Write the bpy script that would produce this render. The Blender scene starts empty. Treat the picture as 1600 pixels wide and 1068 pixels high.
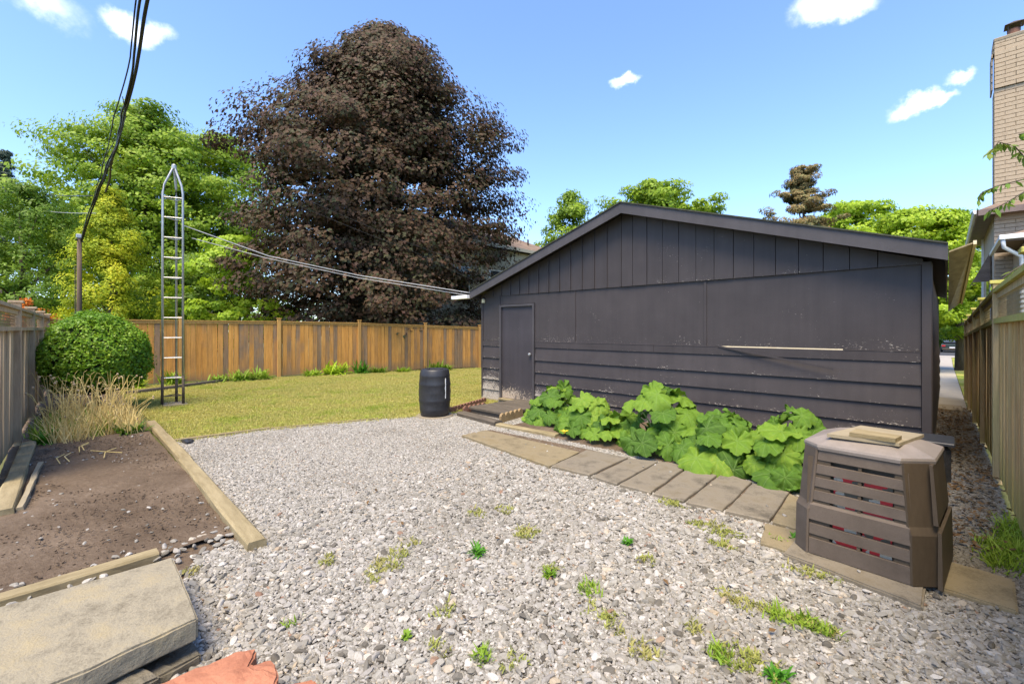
import bpy, math, random
import numpy as np
from mathutils import Vector, Matrix, Euler, noise as mnoise

random.seed(7); rng = np.random.default_rng(7)
SC = bpy.context.scene
COL = SC.collection
PI = math.pi

# ---------------------------------------------------------------- camera, sky, sun
CAM = Vector((7.645, -6.88, 1.6))
RT = Vector((0.716, 0.698, 0)); FW = Vector((-0.698, 0.716, 0)); FPX = 696.0; HOR = 514.0
cd = bpy.data.cameras.new('camera'); cam = bpy.data.objects.new('camera', cd); COL.objects.link(cam)
cam.location = CAM; cam.rotation_euler = (PI/2, 0, math.atan2(0.698, 0.716))
cd.sensor_width = 36; cd.lens = 36*FPX/1600; cd.shift_y = -(534-HOR)/1600; cd.clip_start = .05; cd.clip_end = 2000
SC.camera = cam

SUN_EL = math.radians(62); SUN_AZ = Vector((0.42, -1.0, 0)).normalized()     # where the sun stands
W = bpy.data.worlds.new('World'); SC.world = W; W.use_nodes = True
nt = W.node_tree; nt.nodes.clear()
def N(nt, t, **k):
    n = nt.nodes.new(t)
    for a, b in k.items(): setattr(n, a, b)
    return n
sky = N(nt, 'ShaderNodeTexSky', sky_type='NISHITA', sun_disc=False)
sky.sun_elevation = SUN_EL; sky.sun_rotation = math.atan2(SUN_AZ.x, SUN_AZ.y)
sky.air_density = 1.0; sky.dust_density = 0.6; sky.ozone_density = 2.2; sky.altitude = 100
SKYS = 0.125
def pixdir(px, py):
    return (RT*((px-800)/FPX) + FW + Vector((0, 0, (HOR-py)/FPX))).normalized()
tc = N(nt, 'ShaderNodeTexCoord')
nz = N(nt, 'ShaderNodeTexNoise'); nz.inputs['Scale'].default_value = 17; nz.inputs['Detail'].default_value = 9; nz.inputs['Roughness'].default_value = .62
nt.links.new(tc.outputs['Generated'], nz.inputs['Vector'])
nsub = N(nt, 'ShaderNodeVectorMath', operation='SUBTRACT'); nsub.inputs[1].default_value = (.5, .5, .5)
nt.links.new(nz.outputs['Color'], nsub.inputs[0])
nscl = N(nt, 'ShaderNodeVectorMath', operation='SCALE'); nscl.inputs['Scale'].default_value = .07
nt.links.new(nsub.outputs[0], nscl.inputs[0])
nadd = N(nt, 'ShaderNodeVectorMath', operation='ADD')
nt.links.new(tc.outputs['Generated'], nadd.inputs[0]); nt.links.new(nscl.outputs[0], nadd.inputs[1])
acc = None
for (px, py, r, s) in [(1290, 12, .036, 1.0), (1330, 4, .03, .9), (975, 123, .017, .8), (1432, 160, .022, .9), (1462, 158, .016, .9), (1500, 123, .013, .6),
                       (205, 46, .026, .8), (240, 50, .022, .6), (60, 5, .035, .5)]:
    d = pixdir(px, py)
    a = N(nt, 'ShaderNodeVectorMath', operation='SUBTRACT'); a.inputs[1].default_value = d
    nt.links.new(nadd.outputs[0], a.inputs[0])
    b = N(nt, 'ShaderNodeVectorMath', operation='MULTIPLY'); b.inputs[1].default_value = (1, 1, 2.0)
    nt.links.new(a.outputs[0], b.inputs[0])
    c = N(nt, 'ShaderNodeVectorMath', operation='LENGTH'); nt.links.new(b.outputs[0], c.inputs[0])
    m = N(nt, 'ShaderNodeMapRange'); m.interpolation_type = 'SMOOTHSTEP'
    m.inputs['From Min'].default_value = r*1.7; m.inputs['From Max'].default_value = r*.1
    m.inputs['To Min'].default_value = 0; m.inputs['To Max'].default_value = s
    nt.links.new(c.outputs['Value'], m.inputs['Value'])
    if acc is None: acc = m.outputs[0]
    else:
        q = N(nt, 'ShaderNodeMath', operation='MAXIMUM'); nt.links.new(acc, q.inputs[0]); nt.links.new(m.outputs[0], q.inputs[1]); acc = q.outputs[0]
mx = N(nt, 'ShaderNodeMix', data_type='RGBA'); mx.inputs[7].default_value = (6.2, 6.3, 6.5, 1)
tint = N(nt, 'ShaderNodeMix', data_type='RGBA', blend_type='MULTIPLY'); tint.inputs[0].default_value = 1; tint.inputs[7].default_value = (.82, .90, 1.06, 1)
nt.links.new(sky.outputs[0], tint.inputs[6])
nt.links.new(acc, mx.inputs[0]); nt.links.new(tint.outputs[2], mx.inputs[6])
bg = N(nt, 'ShaderNodeBackground'); bg.inputs['Strength'].default_value = SKYS
nt.links.new(mx.outputs[2], bg.inputs['Color'])
wo = N(nt, 'ShaderNodeOutputWorld'); nt.links.new(bg.outputs[0], wo.inputs[0])

sl = bpy.data.lights.new('sun', 'SUN'); sun = bpy.data.objects.new('sun', sl); COL.objects.link(sun)
sl.energy = 2.6; sl.angle = math.radians(34); sl.color = (1, .85, .62)
sd = (SUN_AZ*math.cos(SUN_EL) + Vector((0, 0, math.sin(SUN_EL))))
sun.rotation_euler = (-sd).to_track_quat('-Z', 'Y').to_euler(); sun.location = (0, -10, 30)
SC.view_settings.view_transform = 'Standard'; SC.view_settings.look = 'None'
SC.view_settings.exposure = 1.56; SC.view_settings.gamma = 1; SC.view_settings.use_curve_mapping = False
SC.cycles.max_bounces = 6; SC.cycles.transparent_max_bounces = 8

# ---------------------------------------------------------------- helpers
def gz(y):                                   # the lot falls gently to the street
    return -0.027*min(max(0, y-.12), 37)
def CW(px, Y):                               # camera depth Y and column px -> world xy
    p = CAM + Y*(RT*((px-800)/FPX) + FW); return p.x, p.y
def Zat(py, Y): return 1.6 + (HOR-py)*Y/FPX
def G(px, py, z=0.0):
    Y = FPX*(1.6-z)/(py-HOR); x, y = CW(px, Y); return x, y

def tag(o, label=None, cat=None, group=None, kind=None):
    if label: o['label'] = label
    if cat: o['category'] = cat
    if group: o['group'] = group
    if kind: o['kind'] = kind
    return o
OFF = {}
def thing(name, label, cat, loc=(0, 0, 0), rz=0.0, group=None, local=False):
    o = bpy.data.objects.new(name, None); COL.objects.link(o); o.empty_display_size = .2
    o.location = loc; o.rotation_euler = (0, 0, rz); tag(o, label, cat, group)
    OFF[o.name] = Vector((0, 0, 0)) if local else Vector(loc)
    return o
def link(name, me, parent=None, kind=None):
    o = bpy.data.objects.new(name, me); COL.objects.link(o)
    if parent is not None: o.parent = parent; OFF[o.name] = OFF.get(parent.name, Vector((0, 0, 0)))
    if kind: o['kind'] = kind
    return o

class MB:
    def __init__(s): s.v = []; s.f = []
    def add(s, vs, fs):
        b = len(s.v); s.v += [tuple(v) for v in vs]; s.f += [tuple(i+b for i in f) for f in fs]; return s
    def box(s, x0, x1, y0, y1, z0, z1):
        return s.add([(x0, y0, z0), (x1, y0, z0), (x1, y1, z0), (x0, y1, z0), (x0, y0, z1), (x1, y0, z1), (x1, y1, z1), (x0, y1, z1)],
                     [(0, 3, 2, 1), (4, 5, 6, 7), (0, 1, 5, 4), (1, 2, 6, 5), (2, 3, 7, 6), (3, 0, 4, 7)])
    def bbox(s, x0, x1, y0, y1, z0, z1, b=.004):      # box with chamfered vertical and top edges
        b = min(b, (x1-x0)/3, (y1-y0)/3, (z1-z0)/3)
        ring = lambda i, z: [(x0+i, y0, z), (x1-i, y0, z), (x1, y0+i, z), (x1, y1-i, z), (x1-i, y1, z), (x0+i, y1, z), (x0, y1-i, z), (x0, y0+i, z)]
        r0 = ring(b, z0); r1 = ring(b, z1-b)
        r2 = [(x0+b*1.3, y0+b, z1), (x1-b*1.3, y0+b, z1), (x1-b, y0+b*1.3, z1), (x1-b, y1-b*1.3, z1), (x1-b*1.3, y1-b, z1), (x0+b*1.3, y1-b, z1), (x0+b, y1-b*1.3, z1), (x0+b, y0+b*1.3, z1)]
        vs = r0+r1+r2; fs = [tuple(range(7, -1, -1)), tuple(range(16, 24))]
        for k in range(8):
            j = (k+1) % 8; fs += [(k, j, 8+j, 8+k), (8+k, 8+j, 16+j, 16+k)]
        return s.add(vs, fs)
    def prism(s, pts, z0, z1, top=None):              # polygon in plan, extruded
        n = len(pts); t = top or pts
        vs = [(p[0], p[1], z0) for p in pts] + [(p[0], p[1], (z1 if len(p) < 3 else p[2])) for p in t]
        fs = [tuple(range(n-1, -1, -1)), tuple(range(n, 2*n))] + [(i, (i+1) % n, n+(i+1) % n, n+i) for i in range(n)]
        return s.add(vs, fs)
    def tube(s, pts, rads, n=6, cap=True):
        pts = [Vector(p) for p in pts]
        if not hasattr(rads, '__len__'): rads = [rads]*len(pts)
        b = len(s.v); up = Vector((0, 0, 1))
        for i, p in enumerate(pts):
            d = (pts[min(i+1, len(pts)-1)] - pts[max(i-1, 0)]).normalized()
            a = d.cross(up)
            if a.length < .05: a = d.cross(Vector((1, 0, 0)))
            a.normalize(); c = a.cross(d)
            for k in range(n):
                t = 2*PI*k/n; s.v.append(tuple(p + (a*math.cos(t) + c*math.sin(t))*rads[i]))
        for i in range(len(pts)-1):
            for k in range(n):
                j = (k+1) % n; s.f.append((b+i*n+k, b+(i+1)*n+k, b+(i+1)*n+j, b+i*n+j))
        if cap:
            s.f.append(tuple(b+k for k in range(n))); e = b+(len(pts)-1)*n; s.f.append(tuple(e+k for k in range(n-1, -1, -1)))
        return s
    def lathe(s, prof, n=24, c=(0, 0)):               # prof: (r, z)
        b = len(s.v)
        for r, z in prof:
            for k in range(n):
                t = 2*PI*k/n; s.v.append((c[0]+r*math.cos(t), c[1]+r*math.sin(t), z))
        for i in range(len(prof)-1):
            for k in range(n):
                j = (k+1) % n; s.f.append((b+i*n+k, b+i*n+j, b+(i+1)*n+j, b+(i+1)*n+k))
        s.f.append(tuple(b+k for k in range(n-1, -1, -1))); e = b+(len(prof)-1)*n; s.f.append(tuple(e+k for k in range(n)))
        return s
    def mesh(s, name, mat, off=Vector((0, 0, 0)), smooth=False):
        me = bpy.data.meshes.new(name)
        me.from_pydata([(v[0]-off[0], v[1]-off[1], v[2]-off[2]) for v in s.v], [], s.f)
        if mat: me.materials.append(mat)
        if smooth: me.polygons.foreach_set('use_smooth', [True]*len(me.polygons))
        me.update(); return me
    def build(s, name, mat, parent=None, kind=None, smooth=False):
        off = OFF.get(parent.name, Vector((0, 0, 0))) if parent is not None else Vector((0, 0, 0))
        return link(name, s.mesh(name, mat, off, smooth), parent, kind)

def rough_mesh(me, amp, scale, seed=0):                # weathered unevenness
    for v in me.vertices:
        n = mnoise.noise_vector(v.co*scale + Vector((seed*7.3, seed*3.1, seed)))
        v.co += n*amp

def npmesh(name, V, F, mat, counts=None):              # fast mesh from arrays; F: (n,k) same-size faces
    me = bpy.data.meshes.new(name); V = np.asarray(V, dtype=np.float32); F = np.asarray(F, dtype=np.int32)
    n, k = F.shape
    me.vertices.add(len(V)); me.vertices.foreach_set('co', V.ravel())
    me.loops.add(n*k); me.loops.foreach_set('vertex_index', F.ravel())
    me.polygons.add(n); me.polygons.foreach_set('loop_start', np.arange(0, n*k, k, dtype=np.int32))
    me.polygons.foreach_set('loop_total', np.full(n, k, dtype=np.int32))
    me.update(calc_edges=True); me.materials.append(mat); return me

# ---------------------------------------------------------------- materials
def ramp(nt, fac, stops):
    r = N(nt, 'ShaderNodeValToRGB'); e = r.color_ramp.elements
    while len(e) > len(stops): e.remove(e[-1])
    while len(e) < len(stops): e.new(.5)
    for i, (p, c) in enumerate(stops): e[i].position = p; e[i].color = (c[0], c[1], c[2], 1)
    if fac is not None: nt.links.new(fac, r.inputs[0])
    return r
def base_mat(name):
    m = bpy.data.materials.new(name); m.use_nodes = True; nt = m.node_tree; nt.nodes.clear()
    o = N(nt, 'ShaderNodeOutputMaterial'); b = N(nt, 'ShaderNodeBsdfPrincipled'); nt.links.new(b.outputs[0], o.inputs[0])
    return m, nt, b, o
def coords(nt, scale=(1, 1, 1), per_object=False, kind='Object'):
    if kind == 'World':
        g = N(nt, 'ShaderNodeNewGeometry'); src = g.outputs['Position']
    else:
        t = N(nt, 'ShaderNodeTexCoord'); src = t.outputs[kind]
    if per_object:
        oi = N(nt, 'ShaderNodeObjectInfo'); mm = N(nt, 'ShaderNodeVectorMath', operation='SCALE'); mm.inputs[0].default_value = (37, 53, 71)
        nt.links.new(oi.outputs['Random'], mm.inputs['Scale'])
        a = N(nt, 'ShaderNodeVectorMath', operation='ADD'); nt.links.new(src, a.inputs[0]); nt.links.new(mm.outputs[0], a.inputs[1]); src = a.outputs[0]
    s = N(nt, 'ShaderNodeVectorMath', operation='MULTIPLY'); s.inputs[1].default_value = scale; nt.links.new(src, s.inputs[0])
    return s.outputs[0]
def noise(nt, vec, scale, detail=4, rough=.6, dist=0):
    n = N(nt, 'ShaderNodeTexNoise'); n.inputs['Scale'].default_value = scale; n.inputs['Detail'].default_value = detail
    n.inputs['Roughness'].default_value = rough; n.inputs['Distortion'].default_value = dist
    nt.links.new(vec, n.inputs['Vector']); return n.outputs['Fac']
def mix(nt, f, a, b, mode='MIX'):
    m = N(nt, 'ShaderNodeMix', data_type='RGBA', blend_type=mode)
    for i, v in ((0, f), (6, a), (7, b)):
        if hasattr(v, 'links') or hasattr(v, 'is_linked'): nt.links.new(v, m.inputs[i])
        else: m.inputs[i].default_value = v if i == 0 else (v[0], v[1], v[2], 1)
    return m.outputs[2]
def math_(nt, op, a, b=0.0, clamp=False):
    m = N(nt, 'ShaderNodeMath', operation=op); m.use_clamp = clamp
    for i, v in ((0, a), (1, b)):
        if hasattr(v, 'is_linked'): nt.links.new(v, m.inputs[i])
        else: m.inputs[i].default_value = v
    return m.outputs[0]
def mrange(nt, v, a, b, c=0, d=1):
    m = N(nt, 'ShaderNodeMapRange'); nt.links.new(v, m.inputs[0])
    for i, x in ((1, a), (2, b), (3, c), (4, d)): m.inputs[i].default_value = x
    return m.outputs[0]
def bump(nt, b, h, strength, dist=.01):
    n = N(nt, 'ShaderNodeBump'); n.inputs['Strength'].default_value = strength; n.inputs['Distance'].default_value = dist
    nt.links.new(h, n.inputs['Height']); nt.links.new(n.outputs[0], b.inputs['Normal'])
def simple(name, c1, c2, scale=6, rough=.8, bs=.3, bd=.01, stretch=(1, 1, 1), per=True, metal=0, fine=60, c3=None, kind='Object', spec=.3):
    m, nt, b, o = base_mat(name); v = coords(nt, stretch, per, kind)
    n1 = noise(nt, v, scale, 5, .65); n2 = noise(nt, v, fine, 4, .7)
    mm = math_(nt, 'ADD', math_(nt, 'MULTIPLY', n1, .7), math_(nt, 'MULTIPLY', n2, .3))
    stops = [(.34, c1), (.66, c2)] if c3 is None else [(.33, c1), (.5, c2), (.68, c3)]
    r = ramp(nt, mm, stops); nt.links.new(r.outputs[0], b.inputs['Base Color'])
    b.inputs['Roughness'].default_value = rough; b.inputs['Metallic'].default_value = metal; b.inputs['Specular IOR Level'].default_value = spec
    if bs: bump(nt, b, mm, bs, bd)
    return m

def wood_mat(name, palette, grain=(.25, .35), base_dirt=None, rough=.85, axis=2, green=None, kind_z='Object', spread=1.0):
    """weathered board; tone picked per board, grain runs along the board"""
    m, nt, b, o = base_mat(name)
    st = [14, 14, 14]; st[axis] = .9
    v = coords(nt, tuple(st), True)
    g1 = noise(nt, v, 1.0, 6, .7, .6); g2 = noise(nt, v, 5.0, 4, .7)
    oi = N(nt, 'ShaderNodeObjectInfo')
    v2 = coords(nt, (2, 2, 1.2), True); big = noise(nt, v2, 1.0, 3, .6)
    f = math_(nt, 'ADD', math_(nt, 'MULTIPLY', oi.outputs['Random'], .72*spread), math_(nt, 'MULTIPLY', big, .5))
    f = math_(nt, 'SUBTRACT', f, .1)
    r = ramp(nt, f, [(i/(len(palette)-1), c) for i, c in enumerate(palette)])
    g = math_(nt, 'ADD', math_(nt, 'MULTIPLY', g1, .65), math_(nt, 'MULTIPLY', g2, .35))
    shade = mrange(nt, g, .3, .7, .55, 1.3)
    vm = N(nt, 'ShaderNodeVectorMath', operation='SCALE'); nt.links.new(r.outputs[0], vm.inputs[0]); nt.links.new(shade, vm.inputs['Scale'])
    colr = vm.outputs[0]
    if base_dirt:                                  # splash and moss near the ground, by height of the world
        gg = N(nt, 'ShaderNodeNewGeometry'); sx = N(nt, 'ShaderNodeSeparateXYZ'); nt.links.new(gg.outputs['Position'], sx.inputs[0])
        nb = noise(nt, coords(nt, (1, 1, 1), False, 'World'), 2.5, 4)
        hh = math_(nt, 'SUBTRACT', sx.outputs[2], math_(nt, 'MULTIPLY', math_(nt, 'SUBTRACT', nb, .5), base_dirt[2]))
        mk = mrange(nt, hh, base_dirt[1], 0, 0, base_dirt[3])
        colr = mix(nt, mk, colr, base_dirt[0])
    if green:
        ng = noise(nt, coords(nt, (1, 1, .5), False, 'World'), 1.6, 4, .6)
        colr = mix(nt, mrange(nt, ng, .45, .68, 0, green[1]), colr, green[0])
    nt.links.new(colr, b.inputs['Base Color']); b.inputs['Roughness'].default_value = rough; b.inputs['Specular IOR Level'].default_value = .2
    bump(nt, b, g, .5, .006)
    return m

def paint_mat(name, base, amount=1.0, door=False):
    """dark paint with pale flakes where it has come off"""
    m, nt, b, o = base_mat(name)
    v = coords(nt); vs = coords(nt, (1, 1, 2.6)) if not door else coords(nt, (2.2, 1, .8))
    n1 = noise(nt, vs, 26, 4, .7, .4); n2 = noise(nt, v, 1.9, 3, .6); n3 = noise(nt, v, 90, 3, .6)
    tcn = N(nt, 'ShaderNodeTexCoord'); sx = N(nt, 'ShaderNodeSeparateXYZ'); nt.links.new(tcn.outputs['Object'], sx.inputs[0])
    sg = N(nt, 'ShaderNodeSeparateXYZ'); nt.links.new(tcn.outputs['Generated'], sg.inputs[0])
    low = mrange(nt, sx.outputs[2], .7 if not door else .5, 0.05, 0, .17 if not door else .22)      # more flakes near the ground
    left = mrange(nt, sx.outputs[0], 1.2, .4, 0, .17)
    edge = mrange(nt, sg.outputs[2], .22, 0, 0, .10)
    th = math_(nt, 'ADD', n1, math_(nt, 'MULTIPLY', n2, .42))
    if amount > .5:
        th = math_(nt, 'ADD', th, math_(nt, 'MULTIPLY', low, 1.0)); th = math_(nt, 'ADD', th, edge)
        lw = math_(nt, 'MULTIPLY', left, mrange(nt, sx.outputs[2], 1.3, .2, 0, 1)); th = math_(nt, 'ADD', th, lw)
    cut = .93 if amount > .5 else .99
    if door: cut = .98
    mk = mrange(nt, th, cut, cut+.02, 0, 1)
    n4 = noise(nt, coords(nt, (.8, .8, .8)), 2.2, 4, .6)
    dark = ramp(nt, math_(nt, 'ADD', math_(nt, 'MULTIPLY', n4, .7), math_(nt, 'MULTIPLY', n3, .3)), [(.3, tuple(c*.8 for c in base)), (.7, tuple(c*1.22 for c in base))])
    stk = noise(nt, coords(nt, (7, 7, .45)), 1.6, 4, .6)
    vst = N(nt, 'ShaderNodeVectorMath', operation='SCALE'); nt.links.new(dark.outputs[0], vst.inputs[0]); nt.links.new(mrange(nt, stk, .3, .7, .93, 1.1), vst.inputs['Scale'])
    spl = math_(nt, 'MULTIPLY', mrange(nt, sx.outputs[2], .42, .02, 0, .5), mrange(nt, n4, .35, .6, .2, 1))
    darkc = mix(nt, spl, vst.outputs[0], (.13, .11, .09))
    flake = ramp(nt, n3, [(.35, (.42, .4, .36)), (.6, (.25, .2, .15))]) if not door else ramp(nt, n3, [(.35, (.5, .44, .36)), (.6, (.3, .22, .15))])
    nt.links.new(mix(nt, mk, darkc, flake.outputs[0]), b.inputs['Base Color'])
    b.inputs['Roughness'].default_value = .62; b.inputs['Specular IOR Level'].default_value = .35
    hh = math_(nt, 'SUBTRACT', math_(nt, 'MULTIPLY', math_(nt, 'ADD', n3, n4), .5), mk); bump(nt, b, hh, .25, .004)
    return m

def leaf_mat(name, cols, trans=.35, rough=.5, big=None, spec=.3):
    """one tone per leaf, drifting over the crown"""
    m, nt, b, o = base_mat(name)
    g = N(nt, 'ShaderNodeNewGeometry')
    v = coords(nt, (1, 1, 1), False, 'World'); n1 = noise(nt, v, big or .35, 3, .6)
    f = math_(nt, 'ADD', math_(nt, 'MULTIPLY', g.outputs['Random Per Island'], .5), mrange(nt, n1, .32, .68, 0, .5))
    r = ramp(nt, f, [(i/(len(cols)-1), c) for i, c in enumerate(cols)])
    nt.links.new(r.outputs[0], b.inputs['Base Color']); b.inputs['Roughness'].default_value = rough; b.inputs['Specular IOR Level'].default_value = spec
    t = N(nt, 'ShaderNodeBsdfTranslucent'); nt.links.new(r.outputs[0], t.inputs['Color'])
    ms = N(nt, 'ShaderNodeMixShader'); ms.inputs[0].default_value = trans
    nt.links.new(b.outputs[0], ms.inputs[1]); nt.links.new(t.outputs[0], ms.inputs[2]); nt.links.new(ms.outputs[0], o.inputs[0])
    return m

PAINT = (.046, .038, .037)
M = {}
M['paint'] = paint_mat('dark_paint_peeling', PAINT)
M['paint_clean'] = paint_mat('dark_paint', PAINT, .2)
M['paint_door'] = paint_mat('dark_door_paint', (.043, .037, .041), 1.0, True)
M['rake'] = paint_mat('dark_trim_paint', (.06, .054, .056), .3)
M['shingle'] = simple('roof_shingle_dark', (.03, .03, .03), (.07, .075, .05), 8, .95, .4)
M['bare_wood'] = simple('bare_wood_strip', (.62, .5, .3), (.75, .65, .45), 12, .8, .2, stretch=(1, 8, 8))
M['tan_ply'] = simple('tan_plywood', (.2, .15, .08), (.38, .3, .17), 5, .85, .3, stretch=(3, 1, 3))
M['orange_board'] = wood_mat('orange_cedar_board', [(0.36, 0.19, 0.065), (0.24, 0.16, 0.095), (0.5, 0.235, 0.055), (0.6, 0.29, 0.07), (0.44, 0.22, 0.065), (0.64, 0.32, 0.085)], base_dirt=((.2, .14, .075), .35, .5, .7))
M['orange_post'] = wood_mat('orange_cedar_post', [(0.42, 0.23, 0.07), (0.54, 0.3, 0.09)])
M['grey_board'] = wood_mat('grey_weathered_board', [(0.32, 0.236, 0.149), (0.468, 0.359, 0.233), (0.382, 0.275, 0.168), (0.567, 0.438, 0.287)], base_dirt=((.12, .11, .06), .3, .4, .6))
M['alley_board'] = wood_mat('greenish_fence_board', [(0.389, 0.213, 0.081), (0.626, 0.407, 0.171), (0.713, 0.485, 0.225), (0.497, 0.301, 0.126), (0.756, 0.543, 0.27)], base_dirt=((.4, .36, .08), .6, 1.0, .6), green=((.5, .42, .13), .25))
M['alley_post'] = wood_mat('tan_fence_post', [(0.45, 0.33, 0.17), (0.56, 0.43, 0.24)], green=((.25, .26, .07), .4))
M['mossy'] = simple('mossy_wood', (0.3, 0.3, 0.04), (0.46, 0.42, 0.12), 7, .9, .5, c3=(0.34, 0.25, 0.1), stretch=(1, .5, 1))
M['timber'] = simple('weathered_timber', (0.18, 0.14, 0.07), (0.34, 0.275, 0.155), 5, .85, .6, .01, stretch=(.5, 3, 3))
M['timber_y'] = simple('weathered_timber_cross', (.24, .19, .11), (.42, .35, .22), 5, .85, .6, .01, stretch=(3, .5, 3))
M['timber_dark'] = simple('old_dark_timber', (.06, .05, .038), (.14, .115, .085), 5, .9, .5, stretch=(.5, 4, 4))
M['concrete'] = simple('stained_concrete', (.13, .11, .08), (.27, .23, .17), 4, .9, .5, .012, fine=90, c3=(.22, .17, .1))
M['slab'] = simple('rough_slab_stone', (0.13, 0.108, 0.07), (0.27, 0.235, 0.165), 5, .92, 1.0, .02, fine=75, c3=(0.32, 0.26, 0.15))
M['slab_edge'] = simple('rough_layered_stone', (.09, .08, .055), (.22, .19, .14), 8, .9, .9, .03, stretch=(1, 1, 3))
M['redstone'] = simple('red_sandstone', (0.27, 0.1, 0.055), (0.42, 0.18, 0.1), 6, .85, .8, .012, fine=70)
M['paver_grey'] = simple('paver_grey_tan', (0.08, 0.068, 0.05), (0.2, 0.17, 0.125), 4, .9, .6, .01, fine=80, c3=(0.15, 0.12, 0.075))
M['paver_tan'] = simple('paver_ochre', (0.11, 0.088, 0.05), (0.23, 0.185, 0.11), 3, .9, .6, .01, fine=80, c3=(0.18, 0.135, 0.065))
M['metal'] = simple('galvanised_tube', (0.3, 0.3, 0.3), (0.48, 0.48, 0.47), 10, .45, .05, metal=.6, spec=.5)
M['metal_dark'] = simple('rusted_black_tube', (.03, .028, .025), (.12, .09, .06), 20, .7, .3)
M['barrel'] = simple('black_plastic', (.016, .016, .018), (.035, .035, .038), 4, .42, .1, spec=.4)
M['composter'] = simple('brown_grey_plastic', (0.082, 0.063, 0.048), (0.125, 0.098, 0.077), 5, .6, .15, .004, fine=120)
M['composter_dk'] = simple('brown_plastic_shade', (0.055, 0.039, 0.024), (0.085, 0.062, 0.039), 5, .6, .15, .004, stretch=(1, 1, .3))  # darker copy of the bin plastic, also carries its right side's shade
M['lid'] = simple('mauve_plastic_lid', (0.2, 0.17, 0.145), (0.27, 0.23, 0.2), 5, .5, .1, .003)
M['board_tan'] = simple('mdf_board', (.23, .19, .12), (.34, .285, .19), 6, .85, .3, .004, stretch=(.6, 2, 1))
M['black_bag'] = simple('black_sheet', (.02, .02, .022), (.05, .05, .055), 5, .4, .6, .02)
M['wire'] = simple('black_cable', (.012, .012, .012), (.03, .03, .03), 10, .5, 0)
M['wire_grey'] = simple('grey_cable', (.3, .3, .3), (.4, .4, .4), 10, .5, 0)
M['white'] = simple('white_enamel', (.7, .7, .68), (.8, .8, .78), 3, .5, .05)
M['cream'] = simple('cream_lamp', (.7, .6, .35), (.8, .72, .5), 3, .5, .05)
M['brick'] = simple('beige_brick', (0.3, 0.225, 0.15), (0.42, 0.335, 0.235), 9, .9, .5, .01, c3=(0.36, 0.27, 0.18))
M['mortar'] = simple('mortar', (0.27, 0.21, 0.15), (0.36, 0.29, 0.21), 20, .95, .3)
M['stucco'] = simple('tan_wall', (0.42, 0.35, 0.26), (0.52, 0.44, 0.34), 4, .9, .2)
M['fascia'] = simple('brown_fascia', (.14, .10, .085), (.2, .15, .13), 4, .6, .1)
M['roof_brown'] = simple('brown_shingle', (.13, .09, .065), (.26, .19, .14), 1.6, .95, .6, .02, fine=14, stretch=(1, 1, 5))
M['wall_cream'] = simple('cream_siding', (.36, .32, .23), (.42, .38, .28), 3, .85, .1)
M['glass'] = simple('window_glass', (.03, .035, .04), (.06, .07, .08), 2, .1, 0, spec=.8)
M['asphalt'] = simple('asphalt', (.045, .045, .048), (.065, .065, .065), 3, .9, .3)
M['path'] = simple('concrete_path', (.3, .27, .23), (.4, .36, .3), 2, .9, .3)
M['car'] = simple('car_paint', (.045, .06, .055), (.05, .07, .065), 3, .3, 0, metal=.5, spec=.5)
M['tyre'] = simple('tyre', (.02, .02, .02), (.03, .03, .03), 3, .9, 0)
M['redlamp'] = simple('red_lens', (.35, .02, .02), (.45, .03, .03), 3, .3, 0)
M['bark'] = simple('bark', (.05, .04, .03), (.12, .095, .07), 6, .95, .8, .03, stretch=(1, 1, .3))
M['pole'] = simple('utility_pole_wood', (0.09, 0.06, 0.04), (0.17, 0.12, 0.08), 5, .9, .4, stretch=(4, 4, .4))
M['terracotta'] = simple('terracotta', (0.15, 0.075, 0.05), (0.24, 0.12, 0.08), 9, .85, .5)
M['terracotta_ochre'] = simple('ochre_edging', (0.2, 0.14, 0.07), (0.32, 0.22, 0.11), 9, .85, .5)
M['straw'] = leaf_mat('straw', [(0.437, 0.33, 0.095), (0.713, 0.55, 0.209), (0.862, 0.704, 0.342)], .2, .7, 2)
M['seed'] = simple('seed_head', (.3, .22, .12), (.5, .4, .28), 30, .9, .3)
M['grass'] = leaf_mat('lawn_blade', [(0.121, 0.224, 0.017), (0.222, 0.326, 0.029), (0.344, 0.388, 0.057), (0.506, 0.439, 0.149), (0.446, 0.408, 0.115), (0.202, 0.306, 0.029)], .35, .6, .9)
M['weed'] = leaf_mat('weed_green', [(.12, .25, .02), (.22, .34, .03), (.3, .4, .05)], .35, .6, 2)
M['weed_dk'] = leaf_mat('fresh_green', [(.05, .18, .01), (.1, .28, .02)], .3, .6, 2)
M['weed_dry'] = leaf_mat('yellow_moss', [(.2, .26, .04), (.32, .34, .08), (.36, .3, .12)], .3, .7, 2)
M['maple'] = leaf_mat('purple_maple_leaf', [(0.038, 0.031, 0.018), (0.069, 0.042, 0.027), (0.1, 0.055, 0.029), (0.048, 0.057, 0.022), (0.106, 0.055, 0.04), (0.159, 0.097, 0.043)], .25, .6, .3, .2)
M['green1'] = leaf_mat('mid_green_leaf', [(0.084, 0.161, 0.011), (0.18, 0.299, 0.015), (0.3, 0.425, 0.028), (0.408, 0.506, 0.044)], .4, .5, .35)
M['green2'] = leaf_mat('bright_green_leaf', [(0.168, 0.287, 0.013), (0.324, 0.471, 0.022), (0.48, 0.598, 0.055)], .4, .5, .4)
M['green3'] = leaf_mat('deep_green_leaf', [(0.06, 0.127, 0.011), (0.12, 0.218, 0.013), (0.228, 0.333, 0.033)], .35, .5, .4)
M['yellow'] = leaf_mat('golden_cypress', [(0.132, 0.23, 0.011), (0.297, 0.391, 0.017), (0.506, 0.54, 0.022), (0.66, 0.598, 0.033)], .35, .6, .5)
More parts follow.
